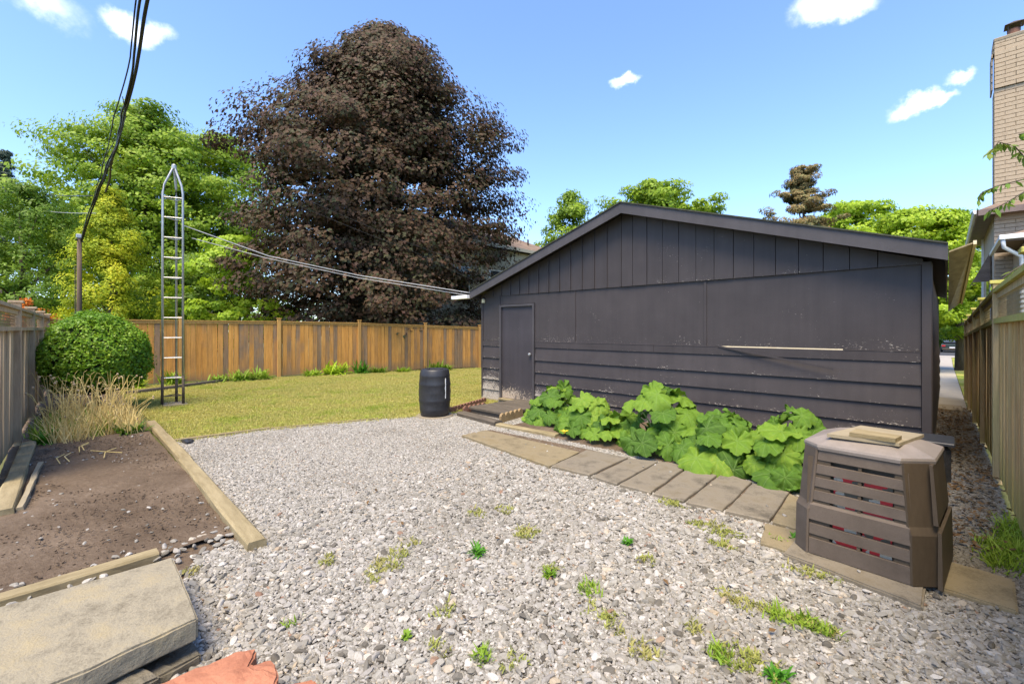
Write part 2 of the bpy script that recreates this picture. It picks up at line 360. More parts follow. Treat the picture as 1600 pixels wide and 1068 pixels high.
M['spruce'] = leaf_mat('spruce_needle', [(.03, .055, .035), (.07, .1, .06)], .15, .6, .5)
M['pine'] = leaf_mat('pine_needle', [(0.08, 0.1, 0.05), (0.17, 0.18, 0.07), (0.3, 0.2, 0.08), (0.2, 0.22, 0.1)], .2, .6, .5)
M['box'] = leaf_mat('box_leaf', [(0.05, 0.14, 0.01), (0.12, 0.25, 0.012), (0.21, 0.35, 0.02), (0.32, 0.42, 0.04)], .3, .4, 1.2)
M['cherry'] = leaf_mat('cherry_leaf', [(.08, .17, .02), (.15, .26, .03), (.3, .3, .06)], .4, .45, 1.5)
M['orange_fl'] = leaf_mat('orange_flower', [(.6, .1, .02), (.7, .2, .03), (.3, .2, .03)], .3, .6, 2)
M['litter'] = leaf_mat('leaf_litter', [(.05, .032, .018), (.09, .06, .03), (.16, .09, .035), (.07, .06, .03)], .15, .8, 2)

def soil_mat():
    m, nt, b, o = base_mat('garden_soil'); v = coords(nt, (1, 1, 1), False, 'World')
    n1 = noise(nt, v, 1.5, 4, .6); n2 = noise(nt, v, 28, 6, .75); n3 = noise(nt, v, 110, 3, .6)
    f = math_(nt, 'ADD', math_(nt, 'MULTIPLY', n1, .5), math_(nt, 'MULTIPLY', n2, .5))
    r = ramp(nt, f, [(.34, (.085, .06, .04)), (.52, (.14, .102, .07)), (.68, (.21, .16, .115))])
    nt.links.new(r.outputs[0], b.inputs['Base Color']); b.inputs['Roughness'].default_value = .95; b.inputs['Specular IOR Level'].default_value = .1
    bump(nt, b, math_(nt, 'ADD', n2, math_(nt, 'MULTIPLY', n3, .5)), .8, .02); return m
M['soil'] = soil_mat()
def lawn_mat():
    m, nt, b, o = base_mat('lawn_ground'); v = coords(nt, (1, 1, 1), False, 'World')
    n1 = noise(nt, v, .5, 4, .65); n2 = noise(nt, v, 30, 4, .7)
    f = math_(nt, 'ADD', math_(nt, 'MULTIPLY', n1, .7), math_(nt, 'MULTIPLY', n2, .3))
    r = ramp(nt, f, [(.35, (.13, .2, .02)), (.5, (.28, .29, .06)), (.62, (.4, .34, .12)), (.7, (.2, .26, .03))])
    nt.links.new(r.outputs[0], b.inputs['Base Color']); b.inputs['Roughness'].default_value = .95; b.inputs['Specular IOR Level'].default_value = .1
    bump(nt, b, n2, .6, .02); return m
M['lawn'] = lawn_mat()
def gravelbase_mat():
    m, nt, b, o = base_mat('gravel_bed'); v = coords(nt, (1, 1, 1), False, 'World')
    vo = N(nt, 'ShaderNodeTexVoronoi'); vo.inputs['Scale'].default_value = 34; nt.links.new(v, vo.inputs['Vector'])
    r = ramp(nt, vo.outputs['Color'], [(0, (.03, .026, .02)), (.5, (.06, .053, .043)), (1, (.11, .1, .085))])
    nt.links.new(r.outputs[0], b.inputs['Base Color']); b.inputs['Roughness'].default_value = .95
    bump(nt, b, vo.outputs['Distance'], -.8, .02); return m
M['gravel_bed'] = gravelbase_mat()
def stone_mat():
    m, nt, b, o = base_mat('gravel_stone'); oi = N(nt, 'ShaderNodeObjectInfo')
    r = ramp(nt, oi.outputs['Random'], [(0, (.09, .08, .065)), (.12, (.2, .185, .155)), (.35, (.32, .302, .262)), (.5, (.22, .2, .165)), (.65, (.365, .345, .305)), (.8, (.27, .25, .225)), (.92, (.5, .47, .42)), (.985, (.36, .29, .2)), (1, (.22, .12, .08))])
    v = coords(nt, (1, 1, 1), False, 'World'); n2 = noise(nt, v, 90, 4, .7)
    n1 = noise(nt, v, .8, 3, .6)                 # dirt patches between drifts of clean stone
    gsp = N(nt, 'ShaderNodeSeparateXYZ'); gg = N(nt, 'ShaderNodeNewGeometry'); nt.links.new(gg.outputs['Position'], gsp.inputs[0])
    c = mix(nt, mrange(nt, n2, .45, .75, 0, .5), r.outputs[0], (.15, .13, .10))
    d = math_(nt, 'MULTIPLY', mrange(nt, n1, .5, .7, 0, .2), 1.0)
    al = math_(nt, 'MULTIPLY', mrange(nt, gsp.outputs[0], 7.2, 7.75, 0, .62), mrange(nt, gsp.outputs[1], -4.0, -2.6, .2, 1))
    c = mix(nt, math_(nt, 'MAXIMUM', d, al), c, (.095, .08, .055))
    nt.links.new(c, b.inputs['Base Color']); b.inputs['Roughness'].default_value = .85; b.inputs['Specular IOR Level'].default_value = .25
    bump(nt, b, n2, .3, .003); return m
M['stone'] = stone_mat()

# ---------------------------------------------------------------- scattering (uncountable ground cover)
def scatter(name, surf, protos, density, smin, smax, seed, tilt=.4, kind='stuff', label=None, up=0.0):
    """geometry nodes: lays small meshes at random over the faces of `surf`"""
    o = link(name, surf, None, kind)
    coll = bpy.data.collections.new(name+'_pieces')
    for i, me in enumerate(protos):
        p = bpy.data.objects.new(name+'_piece', me); coll.objects.link(p)
    ng = bpy.data.node_groups.new(name+'_scatter', 'GeometryNodeTree')
    ng.interface.new_socket('Geometry', in_out='INPUT', socket_type='NodeSocketGeometry')
    ng.interface.new_socket('Geometry', in_out='OUTPUT', socket_type='NodeSocketGeometry')
    L = ng.links.new
    gi = ng.nodes.new('NodeGroupInput'); go = ng.nodes.new('NodeGroupOutput')
    dp = ng.nodes.new('GeometryNodeDistributePointsOnFaces'); dp.inputs['Density'].default_value = density; dp.inputs['Seed'].default_value = seed
    L(gi.outputs[0], dp.inputs['Mesh'])
    ci = ng.nodes.new('GeometryNodeCollectionInfo'); ci.inputs['Collection'].default_value = coll
    ci.inputs['Separate Children'].default_value = True; ci.inputs['Reset Children'].default_value = True
    ip = ng.nodes.new('GeometryNodeInstanceOnPoints'); ip.inputs['Pick Instance'].default_value = True
    L(dp.outputs['Points'], ip.inputs['Points']); L(ci.outputs[0], ip.inputs['Instance'])
    rr = ng.nodes.new('FunctionNodeRandomValue'); rr.data_type = 'FLOAT_VECTOR'
    rr.inputs[0].default_value = (-tilt, -tilt, 0); rr.inputs[1].default_value = (tilt, tilt, 2*PI); rr.inputs['Seed'].default_value = seed+1
    L(rr.outputs[0], ip.inputs['Rotation'])
    rs = ng.nodes.new('FunctionNodeRandomValue'); rs.data_type = 'FLOAT'; rs.inputs[2].default_value = smin; rs.inputs[3].default_value = smax; rs.inputs['Seed'].default_value = seed+2
    L(rs.outputs[1], ip.inputs['Scale'])
    L(ip.outputs[0], go.inputs[0])
    md = o.modifiers.new('scatter', 'NODES'); md.node_group = ng
    return o

def grid_poly(pts, z=lambda x, y: 0.0, dz=0.0):        # a flat or sloping sheet from a list of polygons
    mb = MB()
    for poly in pts:
        mb.add([(x, y, z(x, y)+dz) for x, y in poly], [tuple(range(len(poly)))])
    return mb
gzf = lambda x, y: gz(y)

# ---------------------------------------------------------------- the ground
mb = MB(); ys = [-400, .12, 37.12, 700]
for a, b in zip(ys[:-1], ys[1:]):
    mb.add([(-500, a, gz(a)-.03), (500, a, gz(a)-.03), (500, b, gz(b)-.03), (-500, b, gz(b)-.03)], [(0, 1, 2, 3)])
mb.build('ground', simple('rough_ground', (.06, .08, .02), (.14, .13, .05), 1.2, .95, .4, kind='World', per=False), kind='structure')

lawn_polys = [[(-8.55, -5.72), (-.18, -5.72), (-.08, -4.5), (.46, -2.85), (.74, -2.3), (1.0, -1.75), (.85, -1.0), (.5, 0.0), (-.02, .12), (-8.0, .12)],
              [(-8.0, .12), (-.02, .12), (-.02, 14), (-7.1, 14)]]
grid_poly(lawn_polys, gzf, .0).build('lawn', M['lawn'], kind='structure')
gravel_polys = [[(-.15, -5.70), (3.78, -5.83), (3.92, -6.2), (4.25, -6.34), (4.9, -6.38), (4.95, -8.5), (8.02, -8.5), (8.02, .12), (7.5, .12), (7.5, -.02), (2.3, -.02), (1.05, -1.5), (.77, -2.3), (.5, -2.85), (-.05, -4.5)],
                [(7.5, .12), (8.02, .12), (8.02, 7.3), (7.5, 7.3)]]
grid_poly(gravel_polys, gzf, .004).build('gravel_bed', M['gravel_bed'], kind='structure')
# back-fence border, bed with the clipped bush
grid_poly([[(-9.2, -7.4), (-1.15, -7.4), (-1.15, -5.86), (-8.5, -5.72), (-8.55, -5.72)], [(3.5, -7.6), (4.7, -8.4), (4.95, -6.4), (4.3, -6.2), (3.85, -5.83), (3.5, -5.83)], [(-8.9, -5.72), (-8.55, -5.72), (-8.0, .12), (-8.4, .12)], [(-8.4, .12), (-8.0, .12), (-7.1, 14), (-7.4, 14)]], gzf, -.008).build('border_soil', M['soil'], kind='structure')

# dug soil bed
nx, ny = 110, 34; V = []; F = []
for i in range(nx+1):
    for j in range(ny+1):
        x = -1.35 + i*5.02/nx; y = -7.3 + j*1.44/ny
        z = .015 + .035*mnoise.noise(Vector((x*.9, y*1.3, 1))) + .016*mnoise.noise(Vector((x*5, y*5, 3))) + .011*mnoise.noise(Vector((x*17, y*17, 5)))
        V.append((x, y, z))
for i in range(nx):
    for j in range(ny):
        a = i*(ny+1)+j; F.append((a, a+ny+1, a+ny+2, a+1))
soil_me = npmesh('soil_bed', V, F, M['soil']); soil_me.polygons.foreach_set('use_smooth', [True]*len(F)); link('soil_bed', soil_me, None, 'structure')
# planting strip against the garage wall
V = []; F = []; nx, ny = 60, 16
for i in range(nx+1):
    for j in range(ny+1):
        x = 2.45+i*4.6/nx; y = -1.9+j*1.86/ny; e = min(1, min(i, nx-i)/3, min(j, 99)/3)
        V.append((x, y, .0+e*(.055+.03*mnoise.noise(Vector((x*3, y*3, 9)))+.012*mnoise.noise(Vector((x*14, y*14, 2))))))
for i in range(nx):
    for j in range(ny):
        a = i*(ny+1)+j; F.append((a, a+ny+1, a+ny+2, a+1))
link('planting_soil', npmesh('planting_soil', V, F, M['soil']), None, 'structure')

# gravel stones
def stone_mesh(seed, sx, sy, sz):
    """crushed stone: a ball cut flat by random planes"""
    import bmesh
    rr = random.Random(seed*13+1); bm = bmesh.new(); bmesh.ops.create_icosphere(bm, subdivisions=2, radius=1)
    pl = []
    for k in range(9):
        n = Vector((rr.gauss(0, 1), rr.gauss(0, 1), rr.gauss(0, 1))).normalized(); pl.append((n, rr.uniform(.45, .8)))
    for v in bm.verts:
        c = v.co.copy()
        for n, d in pl:
            e = c.dot(n)-d
            if e > 0: c -= n*e
        v.co = Vector((c.x*sx, c.y*sy, c.z*sz))*1.3
    me = bpy.data.meshes.new('stone'); bm.to_mesh(me); bm.free(); me.materials.append(M['stone']); return me
stones = [stone_mesh(i, *random.choice([(.021, .014, .010), (.019, .016, .010), (.024, .013, .009), (.017, .015, .011)])) for i in range(9)]
gs = grid_poly(gravel_polys, gzf, .010).mesh('gravel_stones', None)
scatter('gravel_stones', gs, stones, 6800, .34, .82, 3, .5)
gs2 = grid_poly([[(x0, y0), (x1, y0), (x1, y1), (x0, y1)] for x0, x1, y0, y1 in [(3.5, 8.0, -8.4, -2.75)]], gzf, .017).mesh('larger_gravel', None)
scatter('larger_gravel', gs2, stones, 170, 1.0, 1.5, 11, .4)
# stones strayed onto the soil bed and the edges
chips = grid_poly([[(-1.2, -7.15), (3.65, -7.15), (3.65, -5.92), (-1.2, -5.92)]], gzf, .02).mesh('soil_pebbles', None)
scatter('soil_pebbles', chips, stones, 22, .25, .85, 5, .4)
clods = []
for i in range(3):
    c = stones[i].copy(); c.materials.clear(); c.materials.append(M['soil']); clods.append(c)
scatter('soil_clods', grid_poly([[(-1.2, -7.2), (3.65, -7.2), (3.65, -5.9), (-1.2, -5.9)]], gzf, .018).mesh('soil_clods', None), clods, 500, .15, .5, 8, .5)

# leaf litter and dirt down the passage
def leafpiece(mat, n=1, size=.05, spread=0.0):
    mb = MB()
    for k in range(n):
        a = random.random()*2*PI; cx, cy = random.gauss(0, spread), random.gauss(0, spread); t = random.uniform(-.3, .3)
        ca, sa = math.cos(a), math.sin(a); s = size*random.uniform(.6, 1.2)
        pts = [(-s*.5, 0, 0), (-.1*s, -.28*s, .1*s), (.5*s, 0, .02*s), (-.1*s, .28*s, .1*s)]
        mb.add([(cx+x*ca-y*sa, cy+x*sa+y*ca, .01+z+t*x) for x, y, z in pts], [(0, 1, 2), (0, 2, 3)])
    return mb.mesh('litter', mat)
lit = [leafpiece(M['litter'], 3, .05, .04) for i in range(3)]
scatter('stray_stones', grid_poly([[(2.6, -2.62), (6.85, -2.7), (6.85, -2.0), (2.6, -2.1)], [(6.9, -3.3), (7.5, -3.42), (7.5, -3.2), (6.9, -3.15)], [(7.66, -3.1), (7.9, -3.1), (7.9, -2.75), (7.66, -2.75)]], gzf, .052).mesh('stray_stones', None), stones, 9, .4, .9, 71, .3)
scatter('leaf_litter', grid_poly([[(7.5, -2.4), (8.02, -2.4), (8.02, .12), (7.5, .12)], [(7.5, .12), (8.02, .12), (8.02, 7.2), (7.5, 7.2)]], gzf, .03).mesh('leaf_litter', None), lit, 150, .5, 1.3, 21, .5)
scatter('dry_leaves', grid_poly([[(2.0, -5.6), (8.0, -8), (8.0, -2.8), (2.0, -2.9)]], gzf, .03).mesh('dry_leaves', None), [leafpiece(M['litter'], 1, .045)], 1.6, .6, 1.2, 31, .5)

# grass
def tuft(mat, n, h, r, w=.004, bend=.5):
    mb = MB()
    for k in range(n):
        a = random.random()*2*PI; x, y = random.gauss(0, r), random.gauss(0, r); hh = h*random.uniform(.5, 1.2); ww = w*random.uniform(.7, 1.3)
        dx, dy = math.cos(a)*hh*bend*random.random(), math.sin(a)*hh*bend*random.random(); px_, py_ = -math.sin(a)*ww, math.cos(a)*ww
        mb.add([(x-px_, y-py_, 0), (x+px_, y+py_, 0), (x+px_*.8+dx*.4, y+py_*.8+dy*.4, hh*.6), (x-px_*.8+dx*.4, y-py_*.8+dy*.4, hh*.6), (x+dx, y+dy, hh)], [(0, 1, 2, 3), (3, 2, 4)])
    return mb.mesh('tuft', mat)
tufts = [tuft(M['grass'], 14, .032, .03, .0035, .9) for i in range(5)]
scatter('lawn_fringe', grid_poly([[(-.22, -5.74), (-.02, -5.70), (.08, -4.5), (.62, -2.85), (.9, -2.3), (1.08, -1.75), (.98, -1.72), (.7, -2.3), (.42, -2.85), (-.12, -4.5)], [(-1.85, -5.72), (-.2, -5.72), (-.2, -5.67), (-1.85, -5.66)]], gzf, .0).mesh('lawn_fringe', None), tufts, 260, .8, 1.5, 43, .3)
scatter('lawn_grass', grid_poly(lawn_polys, gzf, .0).mesh('lawn_grass', None), tufts, 420, .6, 1.3, 41, .25)

# ---------------------------------------------------------------- weeds in the gravel
def weed_patch(pts, proto_mat, seed, dens, name, h=.034, r=.02):
    polys = []
    for px, py, w, hh in pts:
        x, y = G(px, py); n = 9
        w *= 1.15; hh *= 1.3; polys.append([(x+w*math.cos(2*PI*k/n)*random.uniform(.6, 1.1), y+hh*math.sin(2*PI*k/n)*random.uniform(.6, 1.1)) for k in range(n)])
    return scatter(name, grid_poly(polys, gzf, .018).mesh(name, None), [tuft(proto_mat, 9, h*.75, r*.9, .005, 1.8) for i in range(4)], dens*1.1, .5, 1.2, seed, .4)
weed_patch([(600, 890, .1, .09), (625, 870, .08, .06), (580, 905, .09, .05), (820, 835, .12, .1), (790, 800, .1, .07), (1120, 830, .2, .12), (1130, 855, .09, .07), (1165, 945, .14, .08), (1250, 975, .22, .06),
            (1270, 900, .16, .05), (1150, 1035, .12, .09), (1190, 1050, .12, .08), (940, 960, .1, .05), (960, 985, .08, .05), (510, 880, .06, .05), (700, 960, .07, .06), (690, 1020, .07, .04), (1050, 790, .12, .08),
            (1290, 870, .2, .05), (1240, 820, .15, .05), (745, 805, .09, .06), (860, 895, .07, .04), (1080, 985, .06, .05), (305, 895, .08, .04), (1000, 1020, .09, .06), (800, 1040, .06, .05), (640, 850, .08, .05), (1010, 880, .07, .05)],
           M['weed_dry'], 51, 800, 'gravel_weeds')
weed_patch([(1235, 975, .13, .05), (1280, 985, .1, .05), (1130, 1030, .07, .06), (920, 925, .07, .05), (760, 1030, .05, .04), (1220, 850, .08, .03), (455, 985, .05, .03)], M['weed'], 52, 900, 'gravel_grass', .055)
weed_patch([(1570, 870, .12, .3), (1590, 840, .1, .3), (1560, 890, .06, .12)], M['weed'], 53, 500, 'fence_foot_grass', .1, .03)

def clump(name, label, cat, x, y, z, mat, n, h, r, w=.02, group=None, arch=.8, fine=False):
    mb = MB()
    for k in range(n):
        a = random.random()*2*PI; el = random.uniform(.25, 1.0); L = h*random.uniform(.6, 1.15); bx, by = x+random.gauss(0, r*.25), y+random.gauss(0, r*.25)
        dx, dy = math.cos(a), math.sin(a); P = []
        for t in (0, .33, .66, 1):
            P.append(Vector((bx+dx*r*arch*t*(1.2-el*.5), by+dy*r*arch*t*(1.2-el*.5), z+L*(t*el*1.4 - t*t*.5*(1.2-el*.3)))))
        sd_ = Vector((-dy, dx, 0)); W_ = [.35, 1, .8, .03]; vs = []
        for p, q in zip(P, W_): vs += [p-sd_*w*q, p+sd_*w*q+Vector((0, 0, w*.25*q))]
        mb.add(vs, [(0, 1, 3, 2), (2, 3, 5, 4), (4, 5, 7, 6)])
    t = thing(name, label, cat, (x, y, z), group=group)
    mb.build('foliage', mat, t); mb2 = MB().tube([(x, y, z-.01), (x, y, z+h*.25)], [.012, .006], 5); mb2.build('stem', M['weed_dk'], t)
    return t
for px, py, s, lab in [(747, 868, .085, 'bright green weed tuft in the gravel left of the picture centre'), (981, 853, .06, 'small bright green weed in the gravel in line with the big ochre slab'),
                       (858, 903, .06, 'flat olive weed in the gravel nearer than the bright tuft'), (1215, 1066, .07, 'bright green weed at the very bottom edge of the gravel'),
                       (635, 1000, .035, 'tiny green weed in the gravel right of the red stone'), (1243, 848, .07, 'fresh weed at the left foot of the compost bin')]:
    x, y = G(px, py); clump('weed', lab, 'weed', x, y, .02, M['weed_dk'] if s > .05 and px != 858 else M['weed'], 34, s, s*.9, .008, arch=.9)

# ---------------------------------------------------------------- path of pavers
path = link('path', grid_poly([[(2.5, -2.7), (6.9, -2.75), (6.9, -1.98), (4.2, -1.98), (2.5, -2.1)]], gzf, .02).mesh('path', M['soil']), None, 'structure')
def quadslab(px4, z0, z1, mat, name, parent, seed, amp=.006):
    pts = [G(px, py, z1) for px, py in px4]; cx = sum(p[0] for p in pts)/4; cy = sum(p[1] for p in pts)/4
    # subdivided top with slightly broken edge
    ring = []
    for i in range(4):
        a, b = pts[i], pts[(i+1) % 4]
        for k in range(6):
            t = k/6; j = random.uniform(-amp, amp) if k else 0
            ring.append((a[0]+(b[0]-a[0])*t+j, a[1]+(b[1]-a[1])*t+j))
    n = len(ring); inn = [(cx+(x-cx)*.975, cy+(y-cy)*.975) for x, y in ring]
    tz = random.uniform(-.004, .004)
    vs = [(x, y, z0) for x, y in ring]+[(x, y, z1-.008+tz) for x, y in ring]+[(x, y, z1+tz+random.uniform(-.001, .001)) for x, y in inn]
    fs = [tuple(range(2*n, 3*n))]+[(i, (i+1) % n, n+(i+1) % n, n+i) for i in range(n)]+[(n+i, n+(i+1) % n, 2*n+(i+1) % n, 2*n+i) for i in range(n)]
    return MB().add(vs, fs).build(name, mat, parent)
joint = [(945, 706, 859, 727), (974, 719, 923, 742), (1021, 725, 965, 755), (1071, 730, 1018, 769), (1121, 741, 1069, 782), (1168, 757, 1130, 796), (1230, 769, 1203, 812)]
quadslab([(722, 679), (858, 727), (905, 705), (757, 671)], 0, .05, M['paver_tan'], 'paver', path, 1)
quadslab([(862, 727), (921, 741), (981, 714), (917, 702)], 0, .045, M['paver_grey'], 'paver', path, 2)
for i in range(1, 6):
    a, b = joint[i], joint[i+1]
    quadslab([(a[2]+3, a[3]+.8), (b[2]-1, b[3]-.5), (b[0]+7, b[1]-5), (a[0]+10, a[1]-4)], 0, .046, M['paver_grey'], 'paver', path, i)
quadslab([(1207, 813), (1250, 826), (1262, 782), (1234, 770)], 0, .046, M['paver_tan'], 'paver', path, 9)
quadslab([(1188, 846), (1243, 862), (1262, 832), (1196, 816)], 0, .04, M['paver_tan'], 'paver', path, 10)

# ---------------------------------------------------------------- garage (local frame = world frame, wall plane y = 0)
W_, D_, EZ, RZ = 7.50, 10.0, 2.36, 3.60
gar = thing('garage', 'long low garage with dark charcoal painted siding and a wide gable roof', 'garage', (0, 0, 0))
body = MB(); body.add([(0, .03, .02), (W_, .03, .02), (W_, .03, EZ), (W_/2, .03, RZ), (0, .03, EZ), (0, D_, -.35), (W_, D_, -.35), (W_, D_, EZ), (W_/2, D_, RZ), (0, D_, EZ)],
     [(0, 1, 2, 3, 4), (6, 5, 9, 8, 7), (5, 0, 4, 9), (1, 6, 7, 2)]); body.build('wall', M['paint_clean'], gar)
MB().box(-.01, W_+.01, .04, D_+.01, -.5, .02).build('foundation', M['concrete'], gar)
# concrete apron seen below the short siding by the door
MB().bbox(-.02, 1.62, -.03, .04, -.02, .045).build('sill_block', M['concrete'], gar)
zs = [1.215, .97, .73, .49, .25, .045]; lapm = {}
def lap(x0, x1, zt, zb, mat):
    zb = zb-.012
    mb = MB().add([(x0, .028, zt+.01), (x1, .028, zt+.01), (x1, .008, zt+.01), (x0, .008, zt+.01), (x0, .028, zb), (x1, .028, zb), (x1, -.024, zb), (x0, -.024, zb)],
                  [(0, 1, 2, 3), (3, 2, 6, 7), (4, 7, 6, 5), (0, 3, 7, 4), (1, 5, 6, 2)])
    return mb.build('siding_board', mat, gar)
for a, b in zip(zs[:-1], zs[1:]):
    lap(.02, .56, a, b+random.uniform(-.004, .004), M['paint'])
    lap(1.61, 7.44, a, b+random.uniform(-.004, .004), M['paint'])
for x0, x1 in ((.02, .56), (1.61, 4.2), (4.202, 7.44)): MB().bbox(x0, x1, -.012, .028, 1.222, 1.338, .003).build('siding_board', M['paint'], gar)
# flat sheets above
MB().box(.02, .575, 0, .028, 1.345, 2.36).build('wall_panel', M['paint'], gar)
MB().box(.575, 1.6, 0, .028, 2.14, 2.36).build('wall_panel', M['paint_clean'], gar)
MB().box(1.6, 2.612, 0, .028, 1.345, 2.36).build('wall_panel', M['paint'], gar)
MB().box(2.616, 5.03, .001, .028, 1.345, 2.36).build('wall_panel', M['paint'], gar)
MB().box(5.034, 7.44, -.001, .028, 1.352, 2.36).build('wall_panel', M['paint'], gar)
for x in (2.614, 5.032): MB().bbox(x-.02 if x > 5 else x-.008, x+.02 if x > 5 else x+.008, -.014, .0, 1.345, 2.33, .002).build('batten', M['paint_clean'], gar)
MB().bbox(.563, .577, -.012, .0, 1.345, 2.33, .002).build('batten', M['paint_clean'], gar)
# gable boards, standing a little proud of the sheets below
def gtop(x): return EZ+.02+(RZ-EZ)*(1-abs(x-W_/2)/(W_/2))
def gboard(x0, x1, y0, name='gable_board', mat=None):
    xs = [x0, x1] if not (x0 < W_/2 < x1) else [x0, W_/2, x1]
    vs = [(x, y0, 2.335) for x in xs]+[(x, y0, max(2.34, gtop(x))) for x in xs]
    n = len(xs); vs += [(x, .03, z) for x, y, z in vs]; m2 = 2*n
    fs = [tuple(list(range(n))+list(range(2*n-1, n-1, -1)))]+[(0, m2, m2+n-1, n-1) if n == 2 else (0, m2, m2+1, m2+2, 2)]
    fs += [(0, n, m2+n, m2), (n-1, m2+n-1, m2+2*n-1, 2*n-1)]
    return MB().add(vs, fs).build(name, mat or M['paint_clean'], gar)
x = .1; edges = []
while x < 3.6: edges.append(x); x += .268
edges[-1] = 3.60
prev = 0.0
for e in edges:
    gboard(prev+.002, e-.002, -.022); gboard(e-.012, e+.012, -.042, 'gable_batten'); prev = e
x = 3.62
gx = [3.615, 3.83]; q = 4.09
while q < 7.3: gx.append(q); q += .27
gx.append(7.46)
for i, (a, b) in enumerate(zip(gx[:-1], gx[1:])): gboard(a+.004, b-.004, -.026-random.choice([0, .004, .008]), mat=M['paint'] if a > 4 else M['paint_clean'])
# corner trim
MB().bbox(-.035, .018, -.02, .06, .03, 2.36, .003).build('corner_trim', M['paint_clean'], gar)
MB().bbox(7.445, 7.53, -.03, .03, .03, 2.36, .004).build('corner_trim', M['paint_clean'], gar)
MB().bbox(7.505, 7.535, .035, .16, .03, 2.36, .003).build('corner_trim', M['paint_clean'], gar)
# side laps seen edge on in the passage
for a, b in zip(zs[:-1], zs[1:]): MB().add([(7.5, .16, a), (7.5, D_, a), (7.5, D_, b), (7.5, .16, b), (7.53, .16, b), (7.53, D_, b)], [(0, 1, 5, 4), (3, 4, 5, 2)]).build('siding_board', M['paint_clean'], gar)
# door
for x0, x1, z0, z1 in ((.577, .622, .06, 2.13), (1.545, 1.592, .06, 2.13), (.622, 1.545, 2.085, 2.13)): MB().bbox(x0, x1, -.035, .03, z0, z1, .003).build('door_frame', M['rake'], gar)
dr = MB().bbox(.626, 1.541, .012, .03, .1, 2.083, .003).build('door', M['paint_door'], gar)
MB().lathe([(.006, 0), (.012, .01), (.03, .035), (.033, .05), (.026, .066), (.004, .07)], 14).build('knob', M['metal'], dr)
kn = bpy.data.objects['knob']; kn.rotation_euler = (PI/2, 0, 0); kn.location = (1.475, .012, 1.08)
MB().bbox(.58, 1.6, -.075, .03, .055, .09, .004).build('threshold', M['timber'], gar)
# sprung batten and the bare strip it left
MB().box(5.25, 6.72, -.004, .0, 1.335, 1.352).build('bare_strip', M['bare_wood'], gar)
lb = MB().add([(5.22, -.004, 1.335), (5.22, -.02, 1.335), (5.22, -.02, 1.36), (5.22, -.004, 1.36), (6.64, -.10, 1.09), (6.64, -.112, 1.09), (6.64, -.112, 1.115), (6.64, -.10, 1.115)],
              [(0, 1, 2, 3), (4, 7, 6, 5), (0, 4, 5, 1), (1, 5, 6, 2), (2, 6, 7, 3), (3, 7, 4, 0)])
tag(lb.build('loose_batten', M['paint_clean'], gar), 'thin batten sprung from the wall and sagging at one end')
for x0, x1 in ((1.61, 5.2), (6.73, 7.44)): MB().bbox(x0, x1, -.016, .0, 1.337, 1.349, .002).build('batten', M['paint'], gar)
# roof
OV = .28; XL, XR = -.14, 7.66; rk = W_/2; ZT = 3.71
def rtop(x): return ZT-(abs(x-rk))*(ZT-2.455)/(rk-XL) if x < rk else ZT-(x-rk)*(ZT-2.50)/(XR-rk)
for xa, xb in ((XL, rk), (rk, XR)):
    za, zb = rtop(xa), rtop(xb)
    MB().add([(xa, -OV, za), (xb, -OV, zb), (xb, -OV, zb-.17), (xa, -OV, za-.17), (xa, -OV+.025, za), (xb, -OV+.025, zb), (xb, -OV+.025, zb-.17), (xa, -OV+.025, za-.17)],
             [(3, 2, 1, 0), (4, 5, 6, 7), (0, 1, 5, 4), (2, 3, 7, 6), (0, 4, 7, 3), (1, 2, 6, 5)]).build('rake_board', M['rake'], gar)
    MB().add([(xa, -OV-.02, za+.002), (xb, -OV-.02, zb+.002), (xb, D_+.2, zb+.002), (xa, D_+.2, za+.002), (xa, -OV-.02, za+.02), (xb, -OV-.02, zb+.02), (xb, D_+.2, zb+.02), (xa, D_+.2, za+.02)],
             [(0, 3, 2, 1), (4, 5, 6, 7), (0, 1, 5, 4), (1, 2, 6, 5), (2, 3, 7, 6), (3, 0, 4, 7)]).build('roof', M['shingle'], gar)
    MB().add([(xa, -OV+.025, za-.07), (xb, -OV+.025, zb-.07), (xb, D_, zb-.07), (xa, D_, za-.07)], [(0, 1, 2, 3)]).build('soffit', M['paint_clean'], gar)
for xe, z in ((XL, 2.455), (XR-.022, 2.50)): MB().box(xe, xe+.022, -OV+.03, D_, z-.165, z-.01).build('fascia', M['paint_clean'], gar)
# tan sheet sagging beside the right eave
tp = MB().add([(7.665, -.25, 2.43), (7.845, -.25, 2.50), (7.83, 4.6, 2.09), (7.67, 4.6, 1.93), (7.665, -.25, 2.415), (7.845, -.25, 2.485), (7.83, 4.6, 2.075), (7.67, 4.6, 1.915)],
              [(0, 1, 2, 3), (7, 6, 5, 4), (0, 4, 5, 1), (1, 5, 6, 2), (2, 6, 7, 3), (3, 7, 4, 0)]).build('eave_sheet', M['tan_ply'], gar)
tag(tp, 'weathered tan plywood sheet sagging beside the right eave')
MB().add([(7.845, -.26, 2.515), (7.87, -.26, 2.515), (7.855, 4.62, 2.10), (7.83, 4.62, 2.10), (7.845, -.26, 2.475), (7.87, -.26, 2.475), (7.855, 4.62, 2.05), (7.83, 4.62, 2.05)],
         [(0, 1, 2, 3), (7, 6, 5, 4), (0, 4, 5, 1), (1, 5, 6, 2), (2, 6, 7, 3), (3, 7, 4, 0)]).build('edge_batten', M['bare_wood'], tp)
